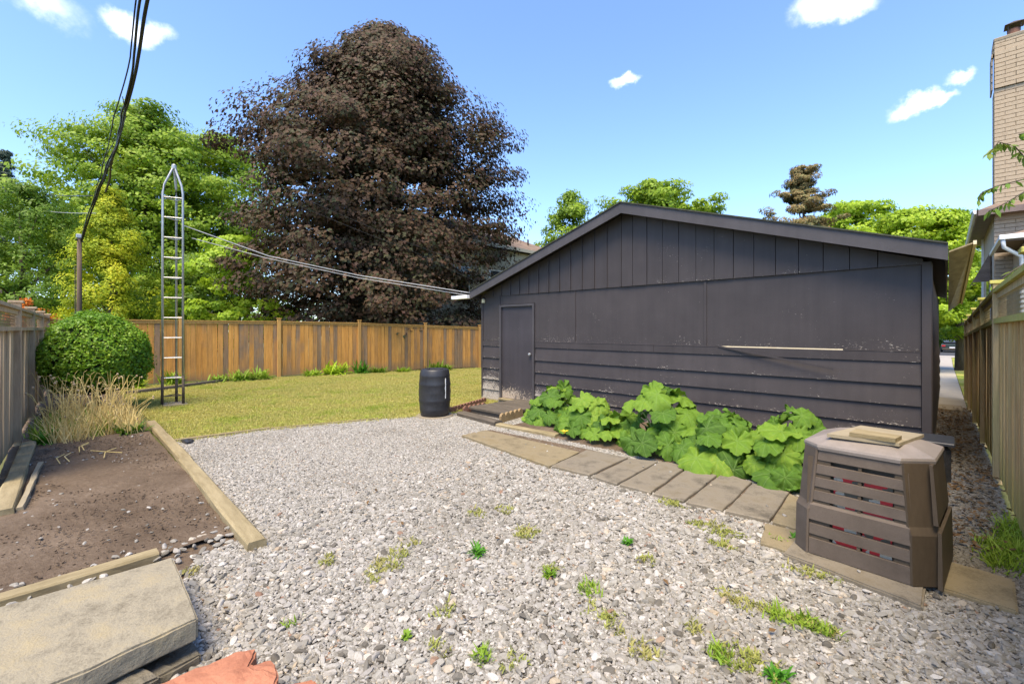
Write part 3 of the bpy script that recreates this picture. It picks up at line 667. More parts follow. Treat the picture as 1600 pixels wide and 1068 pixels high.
# white trough end at the left eave and the little lamp
MB().bbox(-.72, -.16, -.36, -.22, 2.30, 2.375, .008).build('gutter', M['white'], gar)
lm = MB().bbox(.03, .09, -.07, -.002, 2.20, 2.28, .01).build('wall_lamp', M['cream'], gar); MB().bbox(.04, .08, -.066, -.01, 2.281, 2.30, .004).build('lamp_cap', M['metal'], lm)

# ---------------------------------------------------------------- steps, timbers and edging by the door
st = thing('door_step', 'low wooden step of worn dark planks in front of the garage door', 'step', (1.6, -.8, 0))
for i, (y0, y1) in enumerate(((-1.42, -.98), (-.97, -.53), (-.52, -.08))):
    MB().bbox(1.18+.02*i, 2.12, y0, y1, .10, .14, .006).build('plank', M['timber_dark'], st)
MB().bbox(1.2, 2.1, -1.38, -1.33, .0, .1, .004).build('riser', M['timber_dark'], st); MB().bbox(1.22, 2.08, -1.3, -.1, .0, .098).build('base', M['timber_dark'], st)
def beam(name, label, cat, a, b, w, h, z, mat, seed, group=None, amp=.008, seg=12):
    a = Vector((a[0], a[1], z)); b = Vector((b[0], b[1], z)); L = (b-a).length
    t = thing(name, label, cat, tuple(a), group=group) if name else None
    mb = MB(); ring = [(-w/2, 0), (w/2, 0), (w/2, h*.8), (w*.4, h), (-w*.4, h), (-w/2, h*.8)]
    for i in range(seg+1):
        for (u, v) in ring:
            n = mnoise.noise_vector(Vector((i*.6, u*30, v*30+seed*9)))*amp; mb.v.append((L*i/seg+(n.x if 0 < i < seg else 0), u+n.y, v+n.z*.5))
    for i in range(seg):
        for k in range(6): mb.f.append((i*6+k, i*6+(k+1) % 6, (i+1)*6+(k+1) % 6, (i+1)*6+k))
    mb.f.append(tuple(range(6))); mb.f.append(tuple(seg*6+k for k in range(5, -1, -1)))
    me = mb.mesh(name, mat); me.update(); o = bpy.data.objects.new(name, me); COL.objects.link(o)
    bpy.data.objects.remove(t) if t else None
    o.name = name; o.location = a; o.rotation_euler = (0, 0, math.atan2(b.y-a.y, b.x-a.x)); tag(o, label, cat, group); return o
beam('timber', 'rough dark timber lying in the gravel below the door step', 'timber', (1.24, -1.66), (2.36, -1.78), .17, .09, 0, M['timber_dark'], 1)
beam('timber', 'pale tan plank edging between door step and squash leaves', 'timber', (2.38, -1.80), (3.55, -1.72), .13, .05, .01, M['timber'], 2)
def edging(label, a, b, n, h, mat, rows=1):
    t = thing('scalloped_edging', label, 'edging', (a[0], a[1], 0)); a = Vector((a[0], a[1], 0)); b = Vector((b[0], b[1], 0)); d = (b-a); L = d.length/n; d.normalize(); nn = Vector((-d.y, d.x, 0))*.022
    for i in range(n):
        p = a+d*L*i; mb = MB(); prof = [(0, 0), (L*.96, 0), (L*.96, h*.72), (L*.8, h*.92), (L*.5, h), (L*.2, h*.92), (0, h*.72)]
        fr = [p+d*u-nn+Vector((0, 0, z)) for u, z in prof]; bk = [p+d*u+nn+Vector((0, 0, z)) for u, z in prof]; m_ = len(prof)
        mb.add(fr+bk, [tuple(range(m_)), tuple(range(2*m_-1, m_-1, -1))]+[(k, m_+k, m_+(k+1) % m_, (k+1) % m_) for k in range(m_)]); mb.build('tile', mat, t)
edging('red terracotta scalloped edging leading to the left garage corner', (.86, -1.62), (.42, -.3), 12, .11, M['terracotta'])
edging('ochre scalloped edging on the right of the door step', (2.24, -1.62), (2.12, -.95), 5, .17, M['terracotta_ochre'])
edging('short red scalloped edging at the left end of the door step', (1.14, -1.52), (1.08, -.9), 5, .15, M['terracotta'])

# ---------------------------------------------------------------- fences
def board_meshes(w, h, t, mat, n=5, top='flat', ln=6):
    out = []
    for i in range(n):
        mb = MB(); ww = w*random.uniform(.94, 1.0); seg = ln; warp = random.uniform(-.006, .006)
        for k in range(seg+1):
            z = h*k/seg; dx = warp*math.sin(PI*k/seg)*1.2; dy = warp*math.sin(2*k/seg)
            mb.v += [(dx, dy, z), (ww+dx, dy+warp*.4, z), (ww+dx, t+dy+warp*.4, z), (dx, t+dy, z)]
        for k in range(seg):
            for q in range(4): mb.f.append((k*4+q, k*4+(q+1) % 4, (k+1)*4+(q+1) % 4, (k+1)*4+q))
        mb.f.append((3, 2, 1, 0)); e = seg*4; mb.f.append((e, e+1, e+2, e+3)); out.append(mb.mesh('board', mat))
    return out
def child(name, me, parent, loc, rot=(0, 0, 0)):
    o = bpy.data.objects.new(name, me); COL.objects.link(o); o.parent = parent; o.location = loc; o.rotation_euler = rot; return o

# back fence: along +y, boards face +x
A = Vector((-8.95, -7.15, 0)); B = Vector((-7.45, 9.5, 0)); d = (B-A); L = d.length; ang = math.atan2(d.y, d.x)
bf = thing('board_fence', 'tall orange cedar board fence along the back of the lawn', 'fence', tuple(A), ang, local=True)
bms = board_meshes(.135, 1.80, .018, M['orange_board'], 6)
FH = 1.84
def fz(s): return gz(A.y+d.y/L*s)
posts = [0.05, 2.9, 5.55, 8.3, 11.1, 13.9, 16.5]
s = .02
while s < L-.1:
    z = fz(s)+.04
    child('board', random.choice(bms), bf, (s, -.02+random.uniform(-.004, .004), z+random.uniform(-.01, .01)-.006*0), (0, random.uniform(-.004, .004), 0)); s += .141
pm = MB().bbox(-.055, .055, -.085, -.02-.005, 0, 1.96, .006).mesh('post', M['orange_post']); pc = MB().bbox(-.07, .07, -.10, .01, 1.965, 1.99, .005).mesh('post_cap', M['orange_post'])
for p in posts:
    o = child('post', pm, bf, (p, 0, fz(p)-.02)); child('post_cap', pc, o, (0, 0, 0))
for i in range(len(posts)-1):
    a, b = posts[i], posts[i+1]
    for z0, z1, y0, y1, nm in ((1.845, 1.87, -.075, .02, 'cap_rail'), (1.77, 1.842, -.045, -.026, 'rail')):
        MB().add([(a+.06, y0, fz(a)+z0), (b-.06, y0, fz(b)+z0), (b-.06, y1, fz(b)+z0), (a+.06, y1, fz(a)+z0), (a+.06, y0, fz(a)+z1), (b-.06, y0, fz(b)+z1), (b-.06, y1, fz(b)+z1), (a+.06, y1, fz(a)+z1)],
                 [(0, 3, 2, 1), (4, 5, 6, 7), (0, 1, 5, 4), (1, 2, 6, 5), (2, 3, 7, 6), (3, 0, 4, 7)]).build(nm, M['orange_post'], bf)

def lattice(x0, x1, z0, z1, y, step=.07, w=.022):      # real crossed slats
    mb = MB(); h = z1-z0
    for sgn, yy in ((1, y), (-1, y+.009)):
        x = x0-h
        while x < x1+h:
            a = (x, z0); b = (x+sgn*h, z1)
            t0, t1 = 0, 1
            (ax_, az), (bx_, bz) = a, b
            if bx_ != ax_:
                ts = sorted([(x0-ax_)/(bx_-ax_), (x1-ax_)/(bx_-ax_)]); t0 = max(0, ts[0]); t1 = min(1, ts[1])
            if t1 > t0+.05:
                p = (ax_+(bx_-ax_)*t0, az+(bz-az)*t0); q = (ax_+(bx_-ax_)*t1, az+(bz-az)*t1)
                mb.add([(p[0]-w/2, yy, p[1]), (p[0]+w/2, yy, p[1]), (q[0]+w/2, yy, q[1]), (q[0]-w/2, yy, q[1]), (p[0]-w/2, yy+.007, p[1]), (p[0]+w/2, yy+.007, p[1]), (q[0]+w/2, yy+.007, q[1]), (q[0]-w/2, yy+.007, q[1])],
                       [(3, 2, 1, 0), (4, 5, 6, 7), (0, 1, 5, 4), (2, 3, 7, 6)])
            x += step
    return mb
def lattice_fence(label, A, B, posts, Hs, mat, pmat, bw, side, boards_h, zfun, cap, group=None, lean=.0, nslat=True, lat_side=1):
    d = Vector(B)-Vector(A); L = d.length; ang = math.atan2(d.y, d.x)
    t = thing('lattice_fence', label, 'fence', (A[0], A[1], 0), ang, local=True, group=group)
    bms = board_meshes(bw, boards_h-.06, .018, mat, 5)
    s = posts[0]
    while s < posts[-1]-.05:
        z = zfun(s); child('board', random.choice(bms), t, (s, side*.02+random.uniform(-.005, .005), z+.05), (random.gauss(0, lean*.5), random.gauss(0, lean), 0)); s += bw*1.03
    for i, p in enumerate(posts):
        z = zfun(p); o = child('post', MB().bbox(-.05, .05, -.05, .05, -.05, Hs+.06, .005).mesh('post', pmat), t, (p, 0, z))
        child('post_cap', MB().bbox(-.075, .075, -.075, .075, Hs+.062, Hs+.095, .006).mesh('post_cap', cap), o, (0, 0, 0))
    for i in range(len(posts)-1):
        a, b = posts[i]+.052, posts[i+1]-.052; za, zb = zfun(posts[i]), zfun(posts[i+1])
        def rail(z0, z1, y0, y1, nm, m_):
            MB().add([(a, y0, za+z0), (b, y0, zb+z0), (b, y1, zb+z0), (a, y1, za+z0), (a, y0, za+z1), (b, y0, zb+z1), (b, y1, zb+z1), (a, y1, za+z1)],
                     [(0, 3, 2, 1), (4, 5, 6, 7), (0, 1, 5, 4), (1, 2, 6, 5), (2, 3, 7, 6), (3, 0, 4, 7)]).build(nm, m_, t)
        rail(Hs-.04, Hs, -.05, .05, 'cap_rail', cap); rail(Hs-.10, Hs-.043, -.02, .02, 'rail', pmat); rail(boards_h-.02, boards_h+.03, -.045, .045, 'rail', cap if cap is M['mossy'] else pmat)
        lm_ = lattice(a, b, boards_h+.035, Hs-.105, 0).build('lattice_panel', pmat, t)
        for v in lm_.data.vertices: v.co.z += za+(zb-za)*(v.co.x-a)/(b-a)
    return t
# left fence: from near camera to back corner
lattice_fence('grey weathered fence with lattice top along the left side', (.9, -7.33, 0), (-9.05, -7.02, 0), [0, 2.45, 4.9, 7.35, 9.8], 1.90, M['grey_board'], M['grey_board'], .14, 1, 1.60, lambda s: 0, M['grey_board'], lean=.012)
# passage fence: along +y at x=8.03
lattice_fence('tall yellow-green mossy fence with lattice top beside the passage', (8.06, -5.2, 0), (8.02, 10.6, 0), [0, 2.6, 5.3, 7.65, 10.0, 12.35, 14.7], 2.02, M['alley_board'], M['alley_post'], .13, -1, 1.68, lambda s: gz(-5.2+s), M['mossy'], lean=.004)

# ---------------------------------------------------------------- timbers round the soil bed
beam('bed_timber', 'long squared timber edging between soil bed and gravel, nearest length', 'timber', (4.08, -5.86), (1.15, -5.80), .125, .075, .0, M['timber'], 3, amp=.008)
beam('bed_timber', 'squared timber edging between soil bed and gravel, far length by the lawn', 'timber', (1.12, -5.785), (-1.9, -5.76), .12, .07, .0, M['timber'], 4, amp=.008)
beam('bed_timber', 'thin timber at the end of the soil bed behind the big concrete slab', 'timber', (3.74, -7.4), (3.70, -6.38), .11, .06, .0, M['timber'], 5, amp=.006)
beam('bed_timber', 'split grey plank lying along the left fence beside the soil', 'timber', (1.95, -7.19), (-1.25, -7.13), .14, .06, .02, M['timber'], 6, amp=.016)
beam('bed_timber', 'narrow pale split board leaning on the plank by the left fence', 'timber', (1.9, -7.09), (.1, -7.0), .045, .04, .02, M['board_tan'], 7, amp=.012)
beam('lawn_edging', 'thin wooden edging where the lawn meets the gravel', 'edging', (-.16, -5.7), (-.06, -4.5), .04, .045, 0, M['timber'], 8, amp=.004)
beam('lawn_edging', 'second length of thin lawn edging, the one towards the barrel', 'edging', (-.06, -4.48), (.46, -2.9), .035, .035, 0, M['timber'], 9, amp=.004)
beam('border_timber', 'low grey timber along the border behind the metal mast', 'timber', (-6.6, -5.66), (-8.1, -3.2), .1, .09, 0, M['timber_dark'], 10)
rk_ = MB().tube([(-.12, -5.62, .03), (0.02, -5.58, .05), (.16, -5.6, .03)], [.04, .06, .03], 8); o = rk_.build('plastic_scrap', M['black_bag']); rough_mesh(o.data, .035, 9); [setattr(v.co, 'z', max(.0, v.co.z*.55)) for v in o.data.vertices]
tag(o, 'crumpled black plastic scrap at the corner of lawn and soil bed', 'plastic')

# ---------------------------------------------------------------- slabs and stones in the near left corner
def rock(name, label, cat, pts, z0, z1, mat, seed, amp=.012, sub=3, mat2=None, group=None):
    import bmesh
    bm = bmesh.new(); vs0 = [bm.verts.new((x, y, z0)) for x, y in pts]; vs1 = [bm.verts.new((x, y, z1)) for x, y in pts]
    n = len(pts); bm.faces.new(vs0[::-1]); bm.faces.new(vs1)
    for i in range(n): bm.faces.new((vs0[i], vs0[(i+1) % n], vs1[(i+1) % n], vs1[i]))
    bmesh.ops.recalc_face_normals(bm, faces=bm.faces); bmesh.ops.triangulate(bm, faces=[f for f in bm.faces if len(f.verts) > 4])
    bmesh.ops.bevel(bm, geom=[e for e in bm.edges if e.calc_face_angle(0) > .5], offset=.010, segments=2, affect='EDGES')
    bmesh.ops.subdivide_edges(bm, edges=[e for e in bm.edges if e.calc_length() > .05], cuts=3, use_grid_fill=True)
    bmesh.ops.subdivide_edges(bm, edges=[e for e in bm.edges if e.calc_length() > .05], cuts=2, use_grid_fill=True)
    for v in bm.verts:
        n1 = mnoise.noise_vector(v.co*9+Vector((seed*11, 0, 0))); n2 = mnoise.noise_vector(v.co*34+Vector((0, seed*5, 0))); v.co += n1*amp+n2*amp*.55
    me = bpy.data.meshes.new(name); bm.to_mesh(me); bm.free(); me.materials.append(mat)
    o = link(name, me); tag(o, label, cat, group); return o
rock('concrete_slab', 'large rough concrete slab topping the stack in the near left corner', 'slab', [(4.28, -6.38), (4.27, -7.3), (5.16, -7.3), (5.15, -6.8), (5.08, -6.40)], .115, .22, M['slab'], 1, .005)
rock('stone_block', 'flat grey stone directly under the large concrete slab', 'stone', [(4.45, -6.48), (4.5, -7.2), (5.03, -7.25), (5.04, -6.62), (4.98, -6.47)], .06, .11, M['slab_edge'], 2, .012)
rock('stone_block', 'bottom stone of the stack, showing beside the gravel', 'stone', [(4.5, -6.42), (4.6, -7.2), (5.1, -7.2), (5.14, -6.6), (5.12, -6.40)], .0, .055, M['slab_edge'], 3, .014)
rock('stone_block', 'small layered stone poking out below the slab near the red stone', 'stone', [(5.06, -6.62), (5.04, -7.0), (5.22, -7.1), (5.26, -6.85), (5.2, -6.55)], .02, .1, M['slab_edge'], 4, .012)
rock('red_stone', 'rough orange-red sandstone block at the bottom edge of the picture', 'stone', [(5.36, -6.62), (5.37, -6.32), (5.43, -6.25), (5.52, -6.29), (5.56, -6.22), (5.66, -6.24), (5.9, -6.35), (6.1, -7.0), (5.5, -7.1)], .03, .17, M['redstone'], 5, .014)
rock('red_stone_chip', 'small orange stone chip right of the red sandstone block', 'stone', [(5.60, -6.16), (5.64, -6.08), (5.75, -6.07), (5.78, -6.17), (5.70, -6.22)], .01, .06, M['redstone'], 6, .01)

# ---------------------------------------------------------------- water barrel
t = thing('rain_barrel', 'black plastic barrel standing at the edge of lawn and gravel', 'barrel', (.98, -1.98+.0, 0))
bx, by = .93, -2.02
prof = [(.235, .03), (.255, .05), (.272, .14), (.276, .16), (.272, .18), (.282, .28), (.288, .30), (.288, .33), (.283, .35), (.29, .44), (.29, .47), (.283, .56), (.288, .58), (.288, .61), (.282, .63), (.272, .74), (.276, .755), (.272, .77), (.255, .85), (.24, .872), (.225, .878), (.215, .862), (.01, .86)]
MB().lathe(prof, 40, (bx, by)).build('body', M['barrel'], t, smooth=True)
for a in (.6, 3.6): MB().lathe([(.03, .86), (.03, .878), (.022, .884), (.003, .884)], 14, (bx+.13*math.cos(a), by+.13*math.sin(a))).build('bung', M['barrel'], t)
mb = MB()
MB().lathe([(.33, 0), (.34, .012), (.335, .03), (.02, .032)], 28, (bx, by)).build('base_slab', M['concrete'], t)
MB().box(bx+.283, bx+.291, by+.02, by+.032, .36, .72).build('highlight_strip', M['white'], t)  # added white strip, paints a highlight streak on the barrel
bpy.data.objects['highlight_strip'].rotation_euler = (0, 0, 0)

# ---------------------------------------------------------------- metal mast
tx, ty = -4.07, -5.12
t = thing('antenna_mast', 'galvanised three legged lattice mast standing on the lawn', 'mast', (tx, ty, 0))
TR = .20; angs = [math.radians(a) for a in (160, 280, 40)]
legp = [(TR*math.cos(a), TR*math.sin(a)) for a in angs]
for (lx, ly) in legp:
    P = [(tx+lx, ty+ly, .58), (tx+lx, ty+ly, 4.45), (tx+lx*.85, ty+ly*.85, 4.62), (tx+lx*.15, ty+ly*.15, 4.98), (tx, ty, 5.05)]
    MB().tube(P, .021, 8).build('mast_leg', M['metal'], t, smooth=True)
    MB().tube([(tx+lx*1.05, ty+ly*1.05, .0), (tx+lx*1.02, ty+ly*1.02, .62)], .026, 8).build('mast_foot', M['metal_dark'], t, smooth=True)
k = 0
for z in [.2, .58, 1.0, 1.42, 1.84, 2.26, 2.68, 3.1, 3.52, 3.94, 4.36]:
    for i in range(3):
        a, b = legp[i], legp[(i+1) % 3]
        MB().tube([(tx+a[0], ty+a[1], z), (tx+b[0], ty+b[1], z)], .011, 6).build('rung', M['metal'] if z > .3 else M['metal_dark'], t)
MB().lathe([(.03, 4.97), (.045, 5.0), (.045, 5.06), (.02, 5.09)], 10, (tx, ty)).build('top_ring', M['metal'], t)
MB().prism([(tx-.26, ty-.2), (tx+.26, ty-.2), (tx+.26, ty+.2), (tx-.26, ty+.2)], -.01, .03).build('base_plate', M['concrete'], t)

# ---------------------------------------------------------------- compost bin
ct = thing('compost_bin', 'brown slatted plastic compost bin with a board on its lid', 'compost bin', (7.27, -2.86, .05), math.radians(-4.5), local=True)
HW = .375
def octa(w, ch, d=None):
    d = d or w
    return [(-w+ch, -d), (w-ch*1.35, -d), (w, -d+ch*1.3), (w, d-ch), (w-ch, d), (-w+ch, d), (-w, d-ch), (-w, -d+ch)]
# levels: foot flare, waist, top
def shell(zs_, ws, chs, mat, name):
    mb = MB(); n = 8
    for z, w, ch in zip(zs_, ws, chs):
        mb.v += [(x, y, z) for x, y in octa(w, ch)]
    for i in range(len(zs_)-1):
        for k in range(8): mb.f.append((i*8+k, i*8+(k+1) % 8, (i+1)*8+(k+1) % 8, (i+1)*8+k))
    return mb.build(name, mat, ct)
# inner liner keeps the bin dark between slats
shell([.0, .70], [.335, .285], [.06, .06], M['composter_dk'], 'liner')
# corner posts (chamfer pieces) with the step halfway
def wat(z): return .382-.006*(z/.34) if z < .34 else .362-.030*((z-.36)/.38)
for ci_, (sx, sy) in enumerate(((-1, -1), (1, -1), (1, 1), (-1, 1))):
    mb = MB(); lv = [0, .30, .345, .72]
    for z in lv:
        w = wat(z) if z not in (.345,) else wat(.37)
        ch = .085 if sx < 0 else .12
        pts = [(w-ch-.012, w+.001), (w-ch, w+.006), (w+.006, w-ch), (w+.001, w-ch-.012), (w-.05, w-ch-.012), (w-ch-.012, w-.05)]
        mb.v += [(sx*a, sy*b, z) for a, b in pts]
    for i in range(3):
        for k in range(6): mb.f.append((i*6+k, i*6+(k+1) % 6, (i+1)*6+(k+1) % 6, (i+1)*6+k))
    mb.f.append(tuple(range(6))); mb.f.append(tuple(18+k for k in range(6)))
    mb.build('corner_post', M['composter_dk'] if sx > 0 and sy < 0 else M['composter'], ct)  # right front post: shade put into the darker plastic colour
# slats on four sides
levels = [(.0, .105), (.135, .205), (.235, .335), (.37, .432), (.462, .522), (.552, .612), (.645, .72)]
for side in range(4):
    R_ = Matrix.Rotation(side*PI/2, 3, 'Z')
    for li, (z0, z1) in enumerate(levels if side != 1 else [(0, .335), (.37, .72)]):
        if side == 1: li += 8
        w0 = wat(z0)+(.0 if li != 2 else .004); w1 = wat(z1) if li != 2 else wat(.30)-.004
        e0 = w0-.10; e1 = wat(z1)-.10
        if side == 1: e0 += .045; e1 += .045; w0 += .006; w1 += .006
        zt = z1
        vs = [(-e0, -w0, z0), (e0-.03, -w0, z0), (e1-.03, -w1, zt), (-e1, -w1, zt), (-e0, -w0+.022, z0), (e0-.03, -w0+.022, z0), (e1-.03, -w1+.016, zt+.003), (-e1, -w1+.016, zt+.003)]
        if li == 2:   # ledge of the waist
            vs[6] = (e1-.03, -wat(.37)+.012, zt+.018); vs[7] = (-e1, -wat(.37)+.012, zt+.018)
        vs = [tuple(R_ @ Vector(v)) for v in vs]
        MB().add(vs, [(0, 1, 2, 3), (7, 6, 5, 4), (0, 4, 5, 1), (3, 2, 6, 7), (0, 3, 7, 4), (1, 5, 6, 2)]).build('slat' if side != 1 else 'side_panel', M['composter'] if side != 1 else M['composter_dk'], ct)  # right side panel likewise has its shade in the colour
    for x in (-.005,):
        vs = [(x-.009, -wat(.0)+.004, .1), (x+.009, -wat(.0)+.004, .1), (x+.009, -wat(.7)+.004, .66), (x-.009, -wat(.7)+.004, .66), (x-.009, -wat(0)+.02, .1), (x+.009, -wat(0)+.02, .1), (x+.009, -wat(.7)+.02, .66), (x-.009, -wat(.7)+.02, .66)]
        if side: vs = [tuple(R_ @ Vector(v)) for v in vs]
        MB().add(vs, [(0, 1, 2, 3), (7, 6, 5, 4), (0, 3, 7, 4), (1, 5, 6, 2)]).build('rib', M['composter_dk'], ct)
# printed red and white packaging inside, seen through the gaps
def pack_mat():
    m, nt, b, o = base_mat('red_white_packaging'); v = coords(nt, (1, 1, 1.3), False)
    vo = N(nt, 'ShaderNodeTexVoronoi'); vo.inputs['Scale'].default_value = 17; vo.distance = 'CHEBYCHEV'; nt.links.new(v, vo.inputs['Vector'])
    r = ramp(nt, vo.outputs['Color'], [(0, (.6, .02, .02)), (.5, (.6, .02, .02)), (.51, (.5, .42, .31)), (.68, (.5, .42, .31)), (.69, (.1, .08, .05)), (1, (.3, .25, .18))]); r.color_ramp.interpolation = 'CONSTANT'
    nt.links.new(r.outputs[0], b.inputs['Base Color']); b.inputs['Roughness'].default_value = .6; return m
M['pack'] = pack_mat()
mb = MB()
for z0, z1 in ((.09, .14), (.19, .24), (.33, .37), (.42, .465), (.51, .555)):
    for xa, xb in ((-.15, -.01), (.01, .16)):
        mb.add([(xa, -wat(z0)+.030, z0), (xb, -wat(z0)+.030, z0), (xb, -wat(z1)+.030, z1), (xa, -wat(z1)+.030, z1)], [(0, 1, 2, 3)])
mb.build('packaging', M['pack'], ct)
for sgn in (-1, 1):
    mb = MB(); a0, a1 = (.165, .30) if sgn < 0 else (.17, .27)
    xs_ = sorted((sgn*a0, sgn*a1)); V4 = []
    for z_ in (.09, .345, .372, .66): V4 += [(xs_[0], -wat(z_)+.008, z_), (xs_[1]-(z_*.05 if sgn > 0 else 0), -wat(z_)+.008, z_)]
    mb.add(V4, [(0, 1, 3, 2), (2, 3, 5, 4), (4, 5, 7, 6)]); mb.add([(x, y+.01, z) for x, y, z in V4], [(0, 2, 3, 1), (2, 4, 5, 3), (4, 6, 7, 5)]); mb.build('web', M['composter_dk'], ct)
# lid: shallow hipped cap with rim
mb = MB(); rings = [(.345, .11, .715), (.349, .11, .735), (.344, .105, .75), (.22, .07, .80), (.20, .06, .80)]
for w, ch, z in rings: mb.v += [(x, y, z) for x, y in octa(w, ch)]
for i in range(len(rings)-1):
    for k in range(8): mb.f.append((i*8+k, i*8+(k+1) % 8, (i+1)*8+(k+1) % 8, (i+1)*8+k))
mb.f.append(tuple(32+k for k in range(8))); mb.f.append(tuple(range(7, -1, -1))); mb.build('lid', M['lid'], ct)

def tilted(name, label, cat, c, sx, sy, sz, rz, rx, ry, mat, amp=.0, sub=True):
    mb = MB().bbox(-sx, sx, -sy, sy, -sz, sz, .005); o = mb.build(name, mat); o.location = c; o.rotation_euler = (rx, ry, rz); tag(o, label, cat)
    return o
# what lies on the lid: corners read from the picture at lid height
def flatboard(name, label, px4, z, th, mat):
    pts = [G(px, py, zz) for (px, py), zz in zip(px4, z)]; c = (sum(p[0] for p in pts)/4, sum(p[1] for p in pts)/4, sum(z)/4)
    vs = [(p[0], p[1], zz) for p, zz in zip(pts, z)]+[(p[0], p[1], zz-th) for p, zz in zip(pts, z)]
    o = thing(name, label, 'board', c)
    MB().add(vs, [(0, 1, 2, 3), (7, 6, 5, 4), (0, 4, 5, 1), (1, 5, 6, 2), (2, 6, 7, 3), (3, 7, 4, 0)]).build('sheet', mat, o); return o
flatboard('lid_board', 'tan square board lying on the compost bin lid', [(1292, 677), (1405, 692), (1444, 678), (1345, 664)], [.872, .872, .868, .868], .022, M['board_tan'])
flatboard('lid_offcut', 'short thick offcut of wood on top of the tan board', [(1327, 675), (1399, 685), (1409, 680), (1338, 669)], [.90, .90, .898, .898], .026, M['timber'])
bb = MB().bbox(7.42, 7.67, -2.62, -2.33, .55, .80, .03).build('black_tub', M['black_bag']); tag(bb, 'black plastic tub half hidden behind the compost bin', 'tub')
MB().bbox(7.40, 7.69, -2.64, -2.31, .802, .822, .01).build('tub_rim', M['barrel'], bb)
MB().bbox(7.44, 7.65, -2.6, -2.35, .0, .548, .02).build('tub_base', M['barrel'], bb)
# slabs the bin stands on
rock('base_slab', 'long mossy concrete slab under the front of the compost bin', 'slab', [(6.83, -3.34), (7.02, -3.37), (7.55, -3.48), (7.57, -2.55), (6.85, -2.5)], .0, .045, M['paver_grey'], 8, .003)
rock('base_slab', 'mossy slab in the gravel right of the compost bin', 'slab', [(7.62, -3.14), (7.93, -3.16), (7.95, -2.7), (7.62, -2.66)], .0, .04, M['paver_tan'], 9, .003)

# ---------------------------------------------------------------- squash plants
def squash_mat():
    m, nt, b, o = base_mat('squash_leaf'); tc_ = N(nt, 'ShaderNodeTexCoord'); sx = N(nt, 'ShaderNodeSeparateXYZ'); nt.links.new(tc_.outputs['Object'], sx.inputs[0])
    ang_ = math_(nt, 'ARCTAN2', sx.outputs[1], sx.outputs[0]); s_ = math_(nt, 'ABSOLUTE', math_(nt, 'SINE', math_(nt, 'MULTIPLY', ang_, 3.5)))
    ln = N(nt, 'ShaderNodeVectorMath', operation='LENGTH'); nt.links.new(tc_.outputs['Object'], ln.inputs[0])
    vein = mrange(nt, math_(nt, 'MULTIPLY', s_, ln.outputs['Value']), .0, .085, 1, 0)
    oi = N(nt, 'ShaderNodeObjectInfo'); v = coords(nt, (1, 1, 1), True); n1 = noise(nt, v, 5, 4, .6); n2 = noise(nt, v, 40, 3, .6)
    f = math_(nt, 'ADD', math_(nt, 'MULTIPLY', oi.outputs['Random'], .55), math_(nt, 'MULTIPLY', n1, .5))
    r = ramp(nt, f, [(.1, (.04, .10, .01)), (.45, (.10, .21, .016)), (.75, (.18, .31, .025)), (1, (.34, .42, .05))])
    c = mix(nt, math_(nt, 'MULTIPLY', vein, .45), r.outputs[0], (.26, .38, .12))
    nt.links.new(c, b.inputs['Base Color']); b.inputs['Roughness'].default_value = .5; b.inputs['Specular IOR Level'].default_value = .35
    bump(nt, b, math_(nt, 'ADD', math_(nt, 'MULTIPLY', s_, .5), n2), .5, .02)
    t = N(nt, 'ShaderNodeBsdfTranslucent'); nt.links.new(c, t.inputs['Color']); ms = N(nt, 'ShaderNodeMixShader'); ms.inputs[0].default_value = .3
    nt.links.new(b.outputs[0], ms.inputs[1]); nt.links.new(t.outputs[0], ms.inputs[2]); nt.links.new(ms.outputs[0], o.inputs[0]); return m
M['squash'] = squash_mat()
M['squash_stem'] = simple('squash_stem', (.14, .24, .05), (.28, .38, .12), 9, .6, .2)
def squash_leaf(seed, droop):
    mb = MB(); nr, na = 7, 56; mb.v.append((0, 0, 0)); rr = random.Random(seed)
    sharp = rr.uniform(.45, .7); dep = rr.uniform(.08, .2); p1, p2 = rr.uniform(0, 6), rr.uniform(0, 6)
    for i in range(1, nr+1):
        q = i/nr
        for k in range(na):
            a = 2*PI*k/na-PI; c7 = abs(math.cos(3.5*a)); R_ = (1-dep)+dep*c7**sharp+.03*math.cos(25*a+p1)+.025*math.sin(16*a+p2)+.05*math.sin(2*a+p1)
            R_ *= 1-.68*math.exp(-((abs(a)-PI)/.25)**2); R_ *= 1+.1*math.cos(a)
            r = q*R_
            ridge = (1-c7)*math.sin(min(1, q*1.2)*PI*.5)                     # blade puffs up between the veins
            z = -.04+.20*q-droop*q*q*.6+.13*ridge*q*(1-.35*q)
            z += q**3*(.11*math.sin(5*a+p1)+.07*math.sin(11*a+p2))
            z += mnoise.noise(Vector((math.cos(a)*q*2.6, math.sin(a)*q*2.6, seed*3.7)))*.2*q
            mb.v.append((r*math.cos(a), r*math.sin(a), z))
    for k in range(na): mb.f.append((0, 1+k, 1+(k+1) % na))
    for i in range(nr-1):
        for k in range(na):
            a = 1+i*na+k; b = 1+i*na+(k+1) % na; mb.f.append((a, a+na, b+na, b))
    return mb.mesh('leaf', M['squash'], smooth=True)
sq = [squash_leaf(i, d_) for i, d_ in enumerate((.3, .6, .8, .4, .65, 1.1, .1, .9, .5))]
cam2 = Vector((CAM.x, CAM.y, 0))
